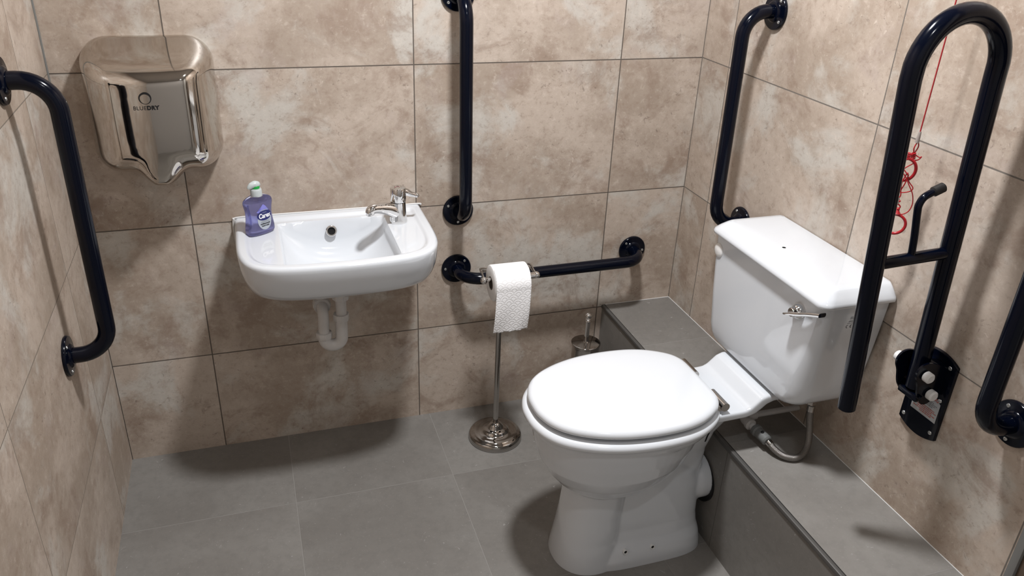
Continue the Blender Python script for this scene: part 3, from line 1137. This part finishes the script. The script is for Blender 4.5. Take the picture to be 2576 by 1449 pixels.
subobj('name_print', text_mb('Carex', 0.0175, bt(0.0045, 0.0520, 0.0016, 0.02), 0.0006, fit=0.035), M_white, lab, smooth=False)
subobj('small_maker_print', text_mb('cussons', 0.0042, bt(0.0045, 0.0612, 0.0015), 0, fit=0.012), M_silver, lab, smooth=False)
subobj('small_print', text_mb('moisturising', 0.0045, bt(0.0025, 0.0675, 0.0012), 0.0001, fit=0.024), M_silver, lab, smooth=False)
subobj('small_print', text_mb('antibacterial', 0.0052, bt(0.0045, 0.0310, 0.0012), 0.0002, fit=0.028), M_ink, lab, smooth=False)
subobj('small_print', text_mb('hand wash', 0.0052, bt(0.0045, 0.0255, 0.0012), 0.0002, fit=0.022), M_ink, lab, smooth=False)
subobj('small_print', text_mb('sensitive', 0.0050, bt(0.0045, 0.0365, 0.0012), 0.0, fit=0.024), M_inkgrey, lab, smooth=False)
mb = MB().lathe([(0.0140, 0.116), (0.0145, 0.1165), (0.0145, 0.130), (0.0135, 0.1335), (0.0120, 0.1345), (0.0120, 0.136)], 32).xform(BM @ Matrix.Translation((0, 0, -0.0145)))
tag(obj('pump_collar', mb, M_pump, root), 'white screw collar')
mb = MB().lathe([(0.0095, 0.134), (0.0098, 0.136), (0.0098, 0.1420), (0.009, 0.143)], 28).xform(BM @ Matrix.Translation((0, 0, -0.0145)))
tag(obj('pump_lock', mb, M_green, root), 'green pump lock')
hp = [(0.011, 0, 0.1415), (0.005, 0, 0.1440), (-0.003, 0, 0.1450), (-0.011, 0, 0.1430), (-0.017, 0, 0.1385), (-0.0195, 0, 0.1355)]
hp = catmull(hp, 5)
hr = [interp(i / (len(hp) - 1), [(0, 0.004), (0.15, 0.0080), (0.35, 0.0095), (0.6, 0.0080), (0.85, 0.0050), (1, 0.0038)]) for i in range(len(hp))]
mb = MB().tube(hp, hr, 22).xform(Matrix.Translation((bx, by, bz - 0.0135)) @ Matrix.Rotation(math.radians(20), 4, 'Z'))
tag(obj('pump_head', mb, M_pump, root), 'white pump head with spout')

# ------------------------------------------------------------------ toilet roll stand
sx_, sy_ = 1.0670, -0.1740
root = thing('toilet_roll_stand', (sx_, sy_, 0), 'free-standing chrome toilet roll stand with a round stepped base', 'toilet roll stand')
mb = MB().lathe([(0.0795, 0), (0.0830, 0.001), (0.0838, 0.004), (0.0830, 0.013), (0.0800, 0.0185), (0.0745, 0.0220), (0.0695, 0.0232), (0.0680, 0.0245), (0.0655, 0.0258), (0.055, 0.0262), (0.0440, 0.0285), (0.0415, 0.0300), (0.0390, 0.0350), (0.0330, 0.0385), (0.0265, 0.0395), (0.0250, 0.0405), (0.0215, 0.0480), (0.0140, 0.0560), (0.0098, 0.0580), (0.0098, 0.062)], 72, Matrix.Translation((sx_, sy_, 0)))
obj('base', mb, M_nickel, root, angle=50)
obj('pole', MB().lathe([(0.0082, 0.055), (0.0082, 0.5780), (0.0100, 0.5790), (0.0100, 0.5930), (0.0080, 0.5970), (0.0002, 0.5975)], 28, Matrix.Translation((sx_, sy_, 0))), M_nickel, root)
RY, RZ = -0.2360, 0.5885
bar0, bar1 = 0.9990, 1.1520
for sg, be in ((-1, bar0), (1, bar1)):
    for dz_, di in ((0.0, 0.0), (-0.0085, 0.006)):
        arm = catmull([(sx_, sy_, 0.590 + dz_), (sx_ + sg * 0.035, sy_ - 0.001, 0.594 + dz_), (be - sg * (0.014 + di), sy_ - 0.004, 0.5965 + dz_), (be - sg * (0.003 + di), sy_ - 0.014, 0.5990 + dz_ * 0.8), (be - sg * 0.002, RY + 0.014, RZ + 0.006 + dz_ * 0.4), (be, RY, RZ)], 6)
        obj('arm', MB().tube(arm, 0.0027, 12), M_nickel, root)
mb = MB().tube([(bar0, RY, RZ), (bar1, RY, RZ)], 0.0065, 20)
mb.tube([(bar1 - 0.022, RY, RZ), (bar1 - 0.006, RY, RZ)], 0.0088, 20)
mb.sphere((bar0, RY, RZ), 0.0098)
mb.sphere((bar1, RY, RZ), 0.0098)
obj('crossbar', mb, M_chrome, root)

# ------------------------------------------------------------------ toilet roll
x0, x1 = 1.0190, 1.1210
RC = (RY, RZ - 0.0105)     # the roll hangs on the bar by its core
rro, rri = 0.0510, 0.0185
root = thing('toilet_roll', (1.07, RC[0], RC[1]), 'white embossed toilet roll hanging on the chrome stand, its end hanging down', 'toilet roll')
Mr = Matrix.Translation((0, RC[0], RC[1])) @ Matrix.Rotation(PI / 2, 4, 'Y')
mb = MB()
n = 64
ro = [[(x, RC[0] + r * math.cos(2 * PI * k / n), RC[1] + r * math.sin(2 * PI * k / n)) for k in range(n)] for x, r in ((x0, rri), (x0 - 0.0003, rri + 0.004), (x0, rro - 0.003), (x0 + 0.0015, rro - 0.0008), (x0 + 0.004, rro), (x1 - 0.004, rro), (x1 - 0.0015, rro - 0.0008), (x1, rro - 0.003), (x1, rri))]
mb.rings(ro, False, False)
obj('paper_roll', mb, M_paper, root, angle=60)
mb = MB()
mb.rings([[(x, RC[0] + r * math.cos(2 * PI * k / n), RC[1] + r * math.sin(2 * PI * k / n)) for k in range(n)] for x, r in ((x0 - 0.0006, rri + 0.0004), (x1 + 0.0006, rri + 0.0004), (x1 + 0.0006, rri - 0.001), (x0 - 0.0006, rri - 0.001), (x0 - 0.0006, rri + 0.0004))], False, False)
tag(obj('cardboard_core', mb, M_card, root), 'brown cardboard core')
# hanging sheet: over the top, down the front
prof = []
for k in range(0, 25):
    a = math.radians(112 + (184 - 112) * k / 24)
    prof.append((RC[0] + (rro + 0.0012) * math.cos(a), RC[1] + (rro + 0.0012) * math.sin(a), 0.0))
yf, zf = prof[-1][0], prof[-1][1]
HL = zf - 0.4480
for k in range(1, 41):
    t = k / 40
    prof.append((yf - 0.004 * math.sin(t * PI * 0.9) + 0.004 * t, zf - HL * t, t))
nu = 34
vs, fs, uvs = [], [], []
s = 0
for i, (y, z, t) in enumerate(prof):
    if i:
        s += math.hypot(y - prof[i - 1][0], z - prof[i - 1][1])
    for j in range(nu + 1):
        u = j / nu
        xx = lerp(x0 + 0.0015, x1 - 0.0015, u) - 0.006 * t * (1.0 - 0.2 * u)
        yy = y - 0.0016 * t * math.sin(u * 7 + t * 3) - 0.003 * t * t * math.sin(u * PI)
        zz = z + (0.0012 * math.sin(u * 23) + 0.0008 * math.sin(u * 61 + 1) + 0.004 * (u - 0.5)) * (t ** 6)
        vs.append((xx, yy, zz))
        uvs.append((u * (x1 - x0), -s + 1.0))
for i in range(len(prof) - 1):
    for j in range(nu):
        a = i * (nu + 1) + j
        fs.append((a, a + 1, a + nu + 2, a + nu + 1))
me = bpy.data.meshes.new('hanging_sheet')
me.from_pydata(vs, [], fs)
uvl = me.uv_layers.new(name='UVMap')
for lp_ in me.loops:
    uvl.data[lp_.index].uv = uvs[lp_.vertex_index]
me.materials.append(M_emboss)
me.shade_smooth()
o = bpy.data.objects.new('hanging_sheet', me)
COL.objects.link(o)
o.parent = root
o.matrix_parent_inverse = Matrix.Translation(-root.location)
sm_ = o.modifiers.new('thickness', 'SOLIDIFY')
sm_.thickness = 0.0006

# ------------------------------------------------------------------ toilet brush
gx, gy = 1.3835, -0.108
root = thing('toilet_brush', (gx, gy, 0), 'chrome toilet brush in its round holder, between the back wall and the toilet', 'toilet brush')
Mg = Matrix.Translation((gx, gy, 0))
obj('holder', MB().lathe([(0.046, 0), (0.047, 0.002), (0.047, 0.006), (0.0445, 0.008), (0.0445, 0.248), (0.0455, 0.250), (0.0455, 0.256), (0.043, 0.258)], 48, Mg), M_nickel, root)
obj('lid', MB().lathe([(0.0465, 0.2560), (0.0472, 0.2575), (0.0472, 0.2620), (0.0460, 0.2632), (0.0440, 0.2636), (0.012, 0.2650), (0.009, 0.268)], 48, Mg), M_nickel, root)
hb = MB().lathe([(0.0080, 0.262), (0.0078, 0.3395), (0.0060, 0.3415), (0.0078, 0.3440), (0.0078, 0.3460), (0.005, 0.3485)], 24, Mg)
hb.sphere((gx, gy, 0.3575), 0.0105)
obj('handle', hb, M_chrome, root)

# ------------------------------------------------------------------ toilet
AY = -0.690
TO = [(0.985, 0), (0.986, 0.024), (0.991, 0.048), (1.003, 0.078), (1.024, 0.106), (1.055, 0.130), (1.098, 0.151), (1.148, 0.166), (1.20, 0.1735), (1.25, 0.1750), (1.30, 0.1710), (1.34, 0.1610), (1.370, 0.1470), (1.393, 0.1320), (1.4085, 0.1180), (1.4200, 0.1000), (1.4268, 0.078), (1.4285, 0.045), (1.4290, 0)]
half = [(p.x, p.y) for p in catmull([(x, y, 0) for x, y in TO], 5)]
LIDO = [(x, y) for x, y in half] + [(x, -y) for x, y in reversed(half[1:-1])]


def offset_outline(o, d):
    n = len(o)
    out = []
    for i in range(n):
        a, b_ = o[i - 1], o[(i + 1) % n]
        tx_, ty_ = b_[0] - a[0], b_[1] - a[1]
        L_ = math.hypot(tx_, ty_) or 1
        nx, ny = -ty_ / L_, tx_ / L_
        out.append((o[i][0] + nx * d, o[i][1] + ny * d))
    return out


# which sign goes outwards
def outl(d):
    a = offset_outline(LIDO, d)
    wa = max(p[1] for p in a)
    if (wa > max(p[1] for p in LIDO)) == (d > 0):
        return a
    return offset_outline(LIDO, -d)


root = thing('toilet', (1.25, AY, 0), 'white close-coupled toilet with its lid closed against the grey ledge', 'toilet')
R_ = [(outl(d), z) for d, z in ((-0.004, 0.4765), (-0.0008, 0.4780), (0.0, 0.4810), (-0.0008, 0.4868), (-0.004, 0.4915), (-0.010, 0.4945), (-0.018, 0.4960))]
rl = [[(x, AY + y, z) for x, y in o] for o, z in R_]
for k, zz in ((0.8, 0.4972), (0.5, 0.4980), (0.2, 0.4983)):
    rl.append([(1.22 + (x - 1.22) * k, AY + (y - AY) * k, zz) for x, y, z in rl[5]])
mb = MB().rings(rl)
lid = obj('toilet_lid', mb, M_seat, root, angle=50)
prof = [(-0.055, 0.4520), (-0.052, 0.4610), (-0.040, 0.4655), (-0.012, 0.4658), (0.000, 0.4645), (0.0070, 0.4600), (0.0092, 0.4530), (0.0075, 0.4455), (0.001, 0.4405), (-0.010, 0.4390), (-0.045, 0.4390), (-0.054, 0.4450)]
mb = MB().rings([[(x - 0.003, AY + y, z) for x, y in outl(d)] for d, z in prof + prof[:1]], False, False)
obj('toilet_seat', mb, M_seat, root, angle=50)
for (px, py) in ((1.03, 0.07), (1.03, -0.07), (1.28, 0.145), (1.28, -0.145)):
    mb = MB().box((px - 0.012, AY + py - 0.004, 0.4625), (px + 0.012, AY + py + 0.004, 0.4770), 0.001)
    obj('seat_buffer', mb, M_clear, root)
for s in (-1, 1):
    mb = MB().tube([(1.4385, AY + s * 0.040, 0.4690), (1.4385, AY + s * 0.1045, 0.4690)], 0.0112, 28, rounded=False)
    mb.box((1.418, AY + s * 0.0725 - 0.028, 0.4560), (1.4385, AY + s * 0.0725 + 0.028, 0.4700), 0.002)
    mb.lathe([(0.008, 0.449), (0.008, 0.462)], 16, Matrix.Translation((1.4385, AY + s * 0.0725, 0)))
    tag(obj('hinge', mb, M_nickel, root), 'chrome lid hinge')

# pan: several rounded volumes fused into one skin
pan = MB()


def sec(xf, xb, b_, z, p=2.2, n=56, cy=0.0):
    cx_ = (xf + xb) / 2
    a_ = (xb - xf) / 2
    out = []
    for k in range(n):
        t = 2 * PI * k / n
        c_, s_ = math.cos(t), math.sin(t)
        out.append((cx_ + a_ * math.copysign(abs(c_) ** (2 / p), c_), AY + cy + b_ * math.copysign(abs(s_) ** (2 / p), s_), z))
    return out


rim = [[(x - 0.0, AY + y, z) for x, y in outl(d)] for d, z in ((-0.012, 0.4400), (-0.006, 0.4370), (-0.006, 0.4290), (-0.012, 0.4140))]
pan.rings(rim)
pan.rings([sec(0.994, 1.425, 0.168, 0.437, 2.15), sec(0.997, 1.424, 0.166, 0.41, 2.15), sec(1.003, 1.415, 0.160, 0.37, 2.1), sec(1.015, 1.400, 0.150, 0.33, 2.1), sec(1.034, 1.372, 0.135, 0.292, 2.1), sec(1.058, 1.338, 0.116, 0.262, 2.1), sec(1.085, 1.30, 0.094, 0.240, 2.1), sec(1.13, 1.25, 0.06, 0.222, 2.0)])
# front column of the pedestal
pan.rings([sec(1.098, 1.260, 0.086, 0.28, 2.1), sec(1.090, 1.255, 0.083, 0.21, 2.1), sec(1.083, 1.252, 0.082, 0.15, 2.1), sec(1.075, 1.250, 0.085, 0.08, 2.2), sec(1.068, 1.250, 0.092, 0.03, 2.2), sec(1.064, 1.250, 0.097, 0.0, 2.2), sec(1.064, 1.250, 0.097, -0.03, 2.2)])
# flat-sided rear part
pan.rings([sec(1.15, 1.415, 0.060, 0.275, 3.0), sec(1.15, 1.440, 0.067, 0.245, 3.5), sec(1.15, 1.452, 0.070, 0.20, 4.0), sec(1.15, 1.456, 0.073, 0.10, 4.0), sec(1.15, 1.460, 0.078, 0.07, 4.0), sec(1.15, 1.466, 0.092, 0.045, 4.0), sec(1.13, 1.470, 0.099, 0.02, 4.0), sec(1.13, 1.472, 0.1005, 0.0, 4.0), sec(1.13, 1.472, 0.1005, -0.03, 4.0)])
# neck below the shelf
pan.rings([sec(1.37, 1.496, 0.098, 0.445, 4.0), sec(1.37, 1.490, 0.086, 0.415, 3.5), sec(1.36, 1.472, 0.064, 0.36, 3.0), sec(1.34, 1.460, 0.052, 0.30, 3.0), sec(1.34, 1.457, 0.050, 0.22, 3.0)])
# outlet spigot
Mq = Matrix.Translation((1.36, AY, 0.182)) @ Matrix.Rotation(PI / 2, 4, 'Y')
pan.lathe([(0.046, 0), (0.052, 0.03), (0.0580, 0.070), (0.0630, 0.092), (0.0630, 0.1170)], 40, Mq)
# shelf behind the seat that rises to the cistern
shp = [(1.36, 0.4485), (1.485, 0.4485), (1.500, 0.4500), (1.512, 0.4560), (1.524, 0.4670), (1.536, 0.4780), (1.552, 0.4840), (1.66, 0.4835), (1.66, 0.4660), (1.572, 0.4640), (1.553, 0.4570), (1.540, 0.4450), (1.525, 0.4345), (1.502, 0.4280), (1.36, 0.4240)]
hw = 0.1075
rg_ = []
for yv, k in ((-hw, 0.0035), (-hw + 0.004, 0.0), (hw - 0.004, 0.0), (hw, 0.0035)):
    cxs = sum(p[0] for p in shp) / len(shp)
    rg_.append([(x, AY + yv, z - (k if i < 8 else -k)) for i, (x, z) in enumerate(shp)])
pan.rings(rg_)
me = bpy.data.meshes.new('pan')
me.from_pydata(pan.v, [], pan.f)
bm = bmesh.new()
bm.from_mesh(me)
bmesh.ops.recalc_face_normals(bm, faces=bm.faces)
bm.to_mesh(me)
bm.free()
tmp = bpy.data.objects.new('tmp_pan', me)
COL.objects.link(tmp)
md = tmp.modifiers.new('r', 'REMESH')
md.mode = 'VOXEL'
md.voxel_size = 0.0032
md.use_smooth_shade = True
ms = tmp.modifiers.new('s', 'SMOOTH')
ms.factor = 0.5
ms.iterations = 8
dg = bpy.context.evaluated_depsgraph_get()
me2 = bpy.data.meshes.new_from_object(tmp.evaluated_get(dg))
me2.name = 'pan'
bpy.data.objects.remove(tmp)
bm = bmesh.new()
bm.from_mesh(me2)
bmesh.ops.bisect_plane(bm, geom=bm.verts[:] + bm.edges[:] + bm.faces[:], plane_co=(0, 0, 0.0002), plane_no=(0, 0, -1), clear_outer=True)
bm.to_mesh(me2)
bm.free()
me2.materials.clear()
me2.materials.append(M_ceramic)
me2.shade_smooth()
pano = bpy.data.objects.new('pan', me2)
COL.objects.link(pano)
pano.parent = root
pano.matrix_parent_inverse = Matrix.Translation(-root.location)
for (px, pz) in ((1.2290, 0.0520), (1.3060, 0.0490)):
    Mh = Matrix.Translation((px, AY - 0.0905, pz)) @ Matrix.Rotation(math.radians(78), 4, 'X')
    h1 = subobj('fixing_hole', MB().lathe([(0.0062, -0.008), (0.0065, 0.0032), (0.0055, 0.0040), (0.0042, 0.0035), (0.0040, 0.0)], 20, Mh, caps=False), M_whiteplastic, pano)
    h1.parent = pano
    h1.matrix_parent_inverse = Matrix.Identity(4)
    subobj('fixing_hole_dark', MB().lathe([(0.0001, 0.0015), (0.0042, 0.0015), (0.0042, 0.0), (0.0001, 0.0)], 16, Mh), M_void, pano)  # black disc standing in for the dark inside of the hole
# slot in the neck
from mathutils.bvhtree import BVHTree
bvh = BVHTree.FromPolygons([v.co for v in me2.vertices], [tuple(p.vertices) for p in me2.polygons])
sl_ = MB()
lo_, hi_ = [], []
for zz in (0.335, 0.345, 0.355, 0.363, 0.370):
    for lst, xx in ((lo_, 1.4300), (hi_, 1.4350)):
        h = bvh.ray_cast(Vector((xx, -1.0, zz)), Vector((0, 1, 0)))[0]
        lst.append((xx, (h.y if h else -0.76) - 0.0006, zz))
sl_.rings([lo_, hi_], False, False, closed=False)
subobj('fixing_slot', sl_, M_void, pano)
# black ring painting the dark gap between pan outlet and ledge
mb = MB().lathe([(0.052, 0), (0.0660, 0.0), (0.0660, 0.0060), (0.052, 0.0060)], 40, Matrix.Translation((LX - 0.0064, AY, 0.168)) @ Matrix.Rotation(PI / 2, 4, 'Y'))
tag(obj('outlet_gap_shade', mb, M_black, root), 'black ring painted as the dark gap around the outlet')

# cistern
CY = -0.688
mb = MB()
rings = []
for z, xf, hw_, r in ((0.4850, 1.590, 0.110, 0.03), (0.4855, 1.575, 0.137, 0.035), (0.4885, 1.564, 0.156, 0.036), (0.494, 1.5575, 0.171, 0.038), (0.503, 1.5535, 0.184, 0.040), (0.516, 1.5515, 0.194, 0.041), (0.535, 1.5505, 0.2010, 0.042), (0.56, 1.550, 0.2040, 0.042), (0.62, 1.550, 0.2120, 0.038), (0.70, 1.551, 0.2200, 0.032), (0.787, 1.552, 0.2270, 0.028)):
    xb = 1.7225
    o = rrect2(xf, xb, CY, hw_, r, 0.007, 10)
    # square the two back corners a little
    rings.append([(x, y, z) for x, y in o])
mb.rings(rings)
cist = tag(obj('cistern', mb, M_ceramic, root, angle=60), None)
LCY = -0.6975
mb = MB()
rings = []
for z, xf, hw_, r in ((0.7850, 1.5420, 0.2200, 0.024), (0.7838, 1.5365, 0.2270, 0.026), (0.7860, 1.5335, 0.2300, 0.028), (0.7915, 1.5332, 0.2302, 0.028), (0.7965, 1.5355, 0.2282, 0.028), (0.8060, 1.5450, 0.2195, 0.026), (0.8140, 1.5545, 0.2110, 0.024), (0.8180, 1.5610, 0.2060, 0.022), (0.8203, 1.5680, 0.2015, 0.020)):
    xb = 1.7240
    o = rrect2(xf, xb, LCY, hw_, r, 0.007, 10)
    rings.append([(x, y, z) for x, y in o])
for k, zz in ((0.93, 0.8211), (0.6, 0.8214), (0.2, 0.8215)):
    rings.append([(1.646 + (x - 1.646) * k, LCY + (y - LCY) * k, zz) for x, y, z in rings[8]])
mb.rings(rings)
clid = obj('cistern_lid', mb, M_ceramic, root, angle=60)
subobj('screw_hole', MB().lathe([(0.0045, 0.8206), (0.0045, 0.8216), (0.0001, 0.8216)], 16, Matrix.Translation((1.599, -0.6845, 0))), M_void, clid)
Mc = Matrix.Translation((1.5512, -0.4985, 0.7385)) @ Matrix.Rotation(-PI / 2, 4, 'Y')
tag(subobj('blanking_plug', MB().lathe([(0.0185, -0.004), (0.0185, 0.001), (0.0165, 0.0035), (0.011, 0.0055), (0.0005, 0.0065)], 36, Mc), M_whiteplastic, cist), 'round white blanking plug')
# flush lever
ml = Matrix.Translation((1.5510, -0.8380, 0.7385)) @ Matrix.Rotation(-PI / 2, 4, 'Y')
mb = MB().lathe([(0.0185, -0.003), (0.0190, 0.002), (0.0170, 0.008), (0.0140, 0.013), (0.0115, 0.016), (0.0110, 0.022), (0.0095, 0.024)], 32, ml)
lv_ = [(1.5285, -0.8230, 0.7290), (1.5280, -0.8320, 0.7330), (1.5290, -0.8480, 0.7405), (1.5310, -0.8640, 0.7470), (1.5350, -0.8880, 0.7590), (1.5400, -0.9200, 0.7725)]
lvp = catmull(lv_, 5)
rings = []
for i, p in enumerate(lvp):
    t = i / (len(lvp) - 1)
    hx_ = interp(t, [(0, 0.0095), (0.3, 0.0125), (0.5, 0.0095), (0.6, 0.0080), (1, 0.0095)])
    hz_ = interp(t, [(0, 0.0026), (0.3, 0.0034), (0.55, 0.0052), (1, 0.0052)])
    rings.append([(p.x + a_, p.y, p.z + b_) for a_, b_ in rrect(0, 0, hx_, hz_, min(hx_, hz_) * 0.7, 3)])
mb.rings(rings)
tag(subobj('flush_lever', mb, M_chrome, cist), 'chrome flush lever')
# printed approval marks on the near side
sy0 = CY - 0.2210


def side_y(z):
    return CY - interp(z, [(0.56, 0.2040), (0.62, 0.2120), (0.70, 0.2200), (0.787, 0.2270)]) - 0.0005


def onside(cx_, cz_):
    return lambda x, y: (cx_ + x, side_y(cz_ + y), cz_ + y)


ce = MB()
for cxx in (1.6240, 1.6340):
    ring_i, ring_o = [], []
    for k in range(15):
        a = math.radians(90 + 180 * k / 14)
        for lst, r in ((ring_i, 0.0032), (ring_o, 0.0043)):
            lst.append(onside(cxx, 0.7290)(r * math.cos(a), r * math.sin(a)))
    ce.rings([ring_i, ring_o], False, False, closed=False)
ce.add([onside(1.6340, 0.7290)(x, z) for x, z in ((-0.0038, -0.0005), (0, -0.0005), (0, 0.0005), (-0.0038, 0.0005))], [(0, 1, 2, 3)])
tag(subobj('approval_mark', ce, M_ink, cist, smooth=False), 'black printed approval mark')
ce = MB()
for i, (z, a, b_) in enumerate(((0.7370, 1.621, 1.639), (0.7410, 1.623, 1.643), (0.7430, 1.623, 1.643))):
    x = a
    while x < b_:
        wl = random.uniform(0.001, 0.003)
        y0_ = side_y(z)
        ce.add([(x, y0_, z - 0.0006), (x + wl, y0_, z - 0.0006), (x + wl, side_y(z + 0.0006), z + 0.0006), (x, side_y(z + 0.0006), z + 0.0006)], [(0, 1, 2, 3)])
        x += wl + 0.0008
for x in (1.625, 1.6275, 1.6295, 1.6325, 1.635, 1.6385):
    ce.add([(x, side_y(0.747), 0.747), (x + 0.0008, side_y(0.747), 0.747), (x + 0.0008, side_y(0.7545), 0.7545), (x, side_y(0.7545), 0.7545)], [(0, 1, 2, 3)])
subobj('printed_marks', ce, M_inkgrey, cist, smooth=False)

# ------------------------------------------------------------------ water supply pipe and hose
root = thing('cistern_water_pipe', (1.60, -0.78, LZ), 'white pipe, valve and braided hose feeding the cistern, above the grey ledge', 'water pipe')
PZ = 0.362
obj('supply_pipe', MB().tube([(WR - 0.0008, -0.7130, PZ), (1.66, -0.7128, PZ), (1.590, -0.7120, PZ)], 0.0078, 20), M_pvc, root)
mb = MB()
mb.tube([(1.600, -0.7122, PZ), (1.5805, -0.7120, PZ)], 0.0115, 20, rounded=True)
mb.tube(catmull([(1.590, -0.7120, PZ), (1.570, -0.7120, PZ), (1.5600, -0.7200, PZ), (1.5590, -0.7400, PZ)], 6), 0.0128, 20)
mb.tube([(1.5590, -0.7360, PZ), (1.5595, -0.7520, PZ)], 0.0150, 20, rounded=True)
obj('elbow', mb, M_pvc, root)
obj('connector', MB().tube([(1.5595, -0.750, PZ), (1.5600, -0.7650, PZ)], 0.0095, 20), M_pvc, root)
mb = MB().tube([(1.5600, -0.7630, PZ), (1.5610, -0.7800, PZ)], 0.0155, 24, rounded=True)
mb.tube([(1.5608, -0.7780, PZ), (1.5640, -0.8160, PZ - 0.002)], 0.0135, 24, rounded=True)
vl = obj('valve', mb, M_valve, root)
subobj('valve_screw', MB().lathe([(0.0042, 0), (0.0042, 0.0006), (0.0001, 0.0006)], 16, Matrix.Translation((1.5590, -0.7960, PZ + 0.0128)) @ Matrix.Rotation(-0.35, 4, 'Y')), M_void, vl)
obj('hose_ferrule', MB().tube([(1.5640, -0.8150, PZ - 0.002), (1.5670, -0.8280, PZ - 0.006)], 0.0088, 20, rounded=True), M_nickel, root)
hz = catmull([(1.5660, -0.8250, PZ - 0.005), (1.5720, -0.8390, 0.3495), (1.5850, -0.8560, 0.3420), (1.6080, -0.8680, 0.3395), (1.6360, -0.8640, 0.3440), (1.6560, -0.8500, 0.3600), (1.6640, -0.8360, 0.3880), (1.6640, -0.8270, 0.4200), (1.6640, -0.8230, 0.4430)], 7)
obj('braided_hose', MB().tube(hz, 0.0083, 24), M_hose, root)
mb = MB().tube([(1.6640, -0.8232, 0.4360), (1.6642, -0.8215, 0.4560)], 0.0096, 20, rounded=True)
obj('hose_ferrule', mb, M_nickel, root)
mb = MB().tube([(1.6645, -0.8210, 0.4570), (1.6650, -0.8190, 0.4850)], 0.0108, 6)
obj('hose_nut', mb, M_nickel, root)

# ------------------------------------------------------------------ emergency pull cord
QX, QY = 1.662, -0.9255
root = thing('emergency_pull_cord', (QX, QY, 0.95), 'red emergency pull cord with two plastic rings, hanging behind the folded support rail', 'pull cord')
obj('upper_cord', MB().tube([(QX, QY, ZC), (QX, QY, 1.1600)], 0.0013, 8), M_redcord, root)
tag(obj('cord_connector', MB().tube([(QX, QY, 1.1640), (QX, QY, 1.1600), (QX, QY + 0.001, 1.1420)], [0.0022, 0.0030, 0.0044], 12), M_clear, root), 'clear plastic cord connector')
cord = MB()
cdir = Vector((math.cos(math.radians(-42)), math.sin(math.radians(-42)), 0))   # sideways direction of the rings


def cp(u, z, d=0.0):
    nrm = Vector((cdir.y, -cdir.x, 0))
    z = 0.972 + (z - 0.9165) * 0.82
    return Vector((QX, QY, z)) + cdir * u + nrm * d


cord.tube(catmull([cp(0.001, 1.128), cp(-0.003, 1.112, .002), cp(-0.001, 1.098)], 5), 0.0012, 8)
cord.tube(catmull([cp(0.001, 1.128), cp(0.004, 1.114, -.002), cp(0.000, 1.098)], 5), 0.0012, 8)
kn = []
for k in range(60):
    a = k * 0.62
    kn.append(cp(-0.010 + 0.015 * math.cos(a) * (0.8 + 0.2 * math.sin(k * 1.7)), 1.098 - k * 0.00030 + 0.002 * math.sin(k * 2.3), 0.006 * math.sin(a)))
cord.tube(kn, 0.0015, 8)
cord.tube(catmull([cp(-0.004, 1.099), cp(0.010, 1.090), cp(0.014, 1.092), cp(0.010, 1.084), cp(0.002, 1.080)], 5), 0.0012, 8)
cord.tube(catmull([cp(0.004, 1.076, .004), cp(-0.012, 1.055, .004), cp(-0.002, 1.036, .004), cp(0.006, 1.020, .004), cp(0.016, 1.000, .003), cp(0.021, 0.975), cp(0.018, 0.955), cp(0.008, 0.944), cp(-0.001, 0.946), cp(-0.005, 0.958), cp(-0.007, 0.972)], 6), 0.0011, 8)
cord.tube(catmull([cp(-0.016, 1.078, .003), cp(-0.012, 1.060, .005), cp(-0.001, 1.044, .005), cp(0.004, 1.028), cp(0.014, 1.014), cp(0.010, 1.004), cp(-0.006, 0.998), cp(-0.018, 1.004), cp(-0.026, 1.014)], 6), 0.0011, 8)
cord.tube(catmull([cp(-0.004, 1.046, .003), cp(-0.008, 1.024, .003), cp(-0.006, 1.004), cp(-0.004, 0.990), cp(-0.008, 0.976), cp(-0.004, 0.966)], 6), 0.0012, 8)
cord.tube(catmull([cp(0.000, 1.046, .003), cp(-0.002, 1.024, .003), cp(-0.006, 1.004), cp(-0.008, 0.990), cp(-0.004, 0.976), cp(-0.008, 0.962)], 6), 0.0012, 8)
cord.sphere(cp(-0.003, 1.048, 0.004), 0.0026, 10, 8)
cord.sphere(cp(-0.003, 0.976), 0.0024, 10, 8)
obj('tangled_cord', cord, M_red, root)


def ring_handle(u0, z0, rx, rz, r, tri, tilt=0.0):
    mb = MB()
    pts = []
    for k in range(49):
        a = 2 * PI * k / 48 + PI / 2
        pts.append(cp(u0 + rx * math.cos(a), z0 + rz / 0.82 * math.sin(a), tilt * math.sin(a)))
    mb.tube(pts, r, 14, caps=False)
    if tri:
        mb.tube([cp(u0, z0 + rz * 1.22 + 0.001), cp(u0, z0 + rz * 1.22 + 0.008), cp(u0, z0 + rz * 1.22 + 0.014)], [0.0075, 0.0045, 0.0030], 14, rounded=True)
        mb.sphere(cp(u0, z0 + rz * 1.22 + 0.014), 0.0038, 12, 8)
    return mb


obj('ring', ring_handle(-0.0090, 1.0560, 0.0195, 0.0235, 0.0032, False, 0.004), M_red, root)
obj('ring', ring_handle(-0.0020, 0.9165, 0.0212, 0.0205, 0.0030, True), M_red, root)
obj('clear_sleeve', MB().tube([cp(-0.006, 0.985), cp(-0.005, 0.968)], 0.0019, 10), M_clear, root)
lp2 = MB()
lp2.tube(catmull([cp(-0.005, 0.970), cp(-0.008, 0.962), cp(-0.0030, 0.955), cp(0.0010, 0.962), cp(-0.005, 0.970)], 5), 0.0014, 8)
obj('cord_loop', lp2, M_red, root)
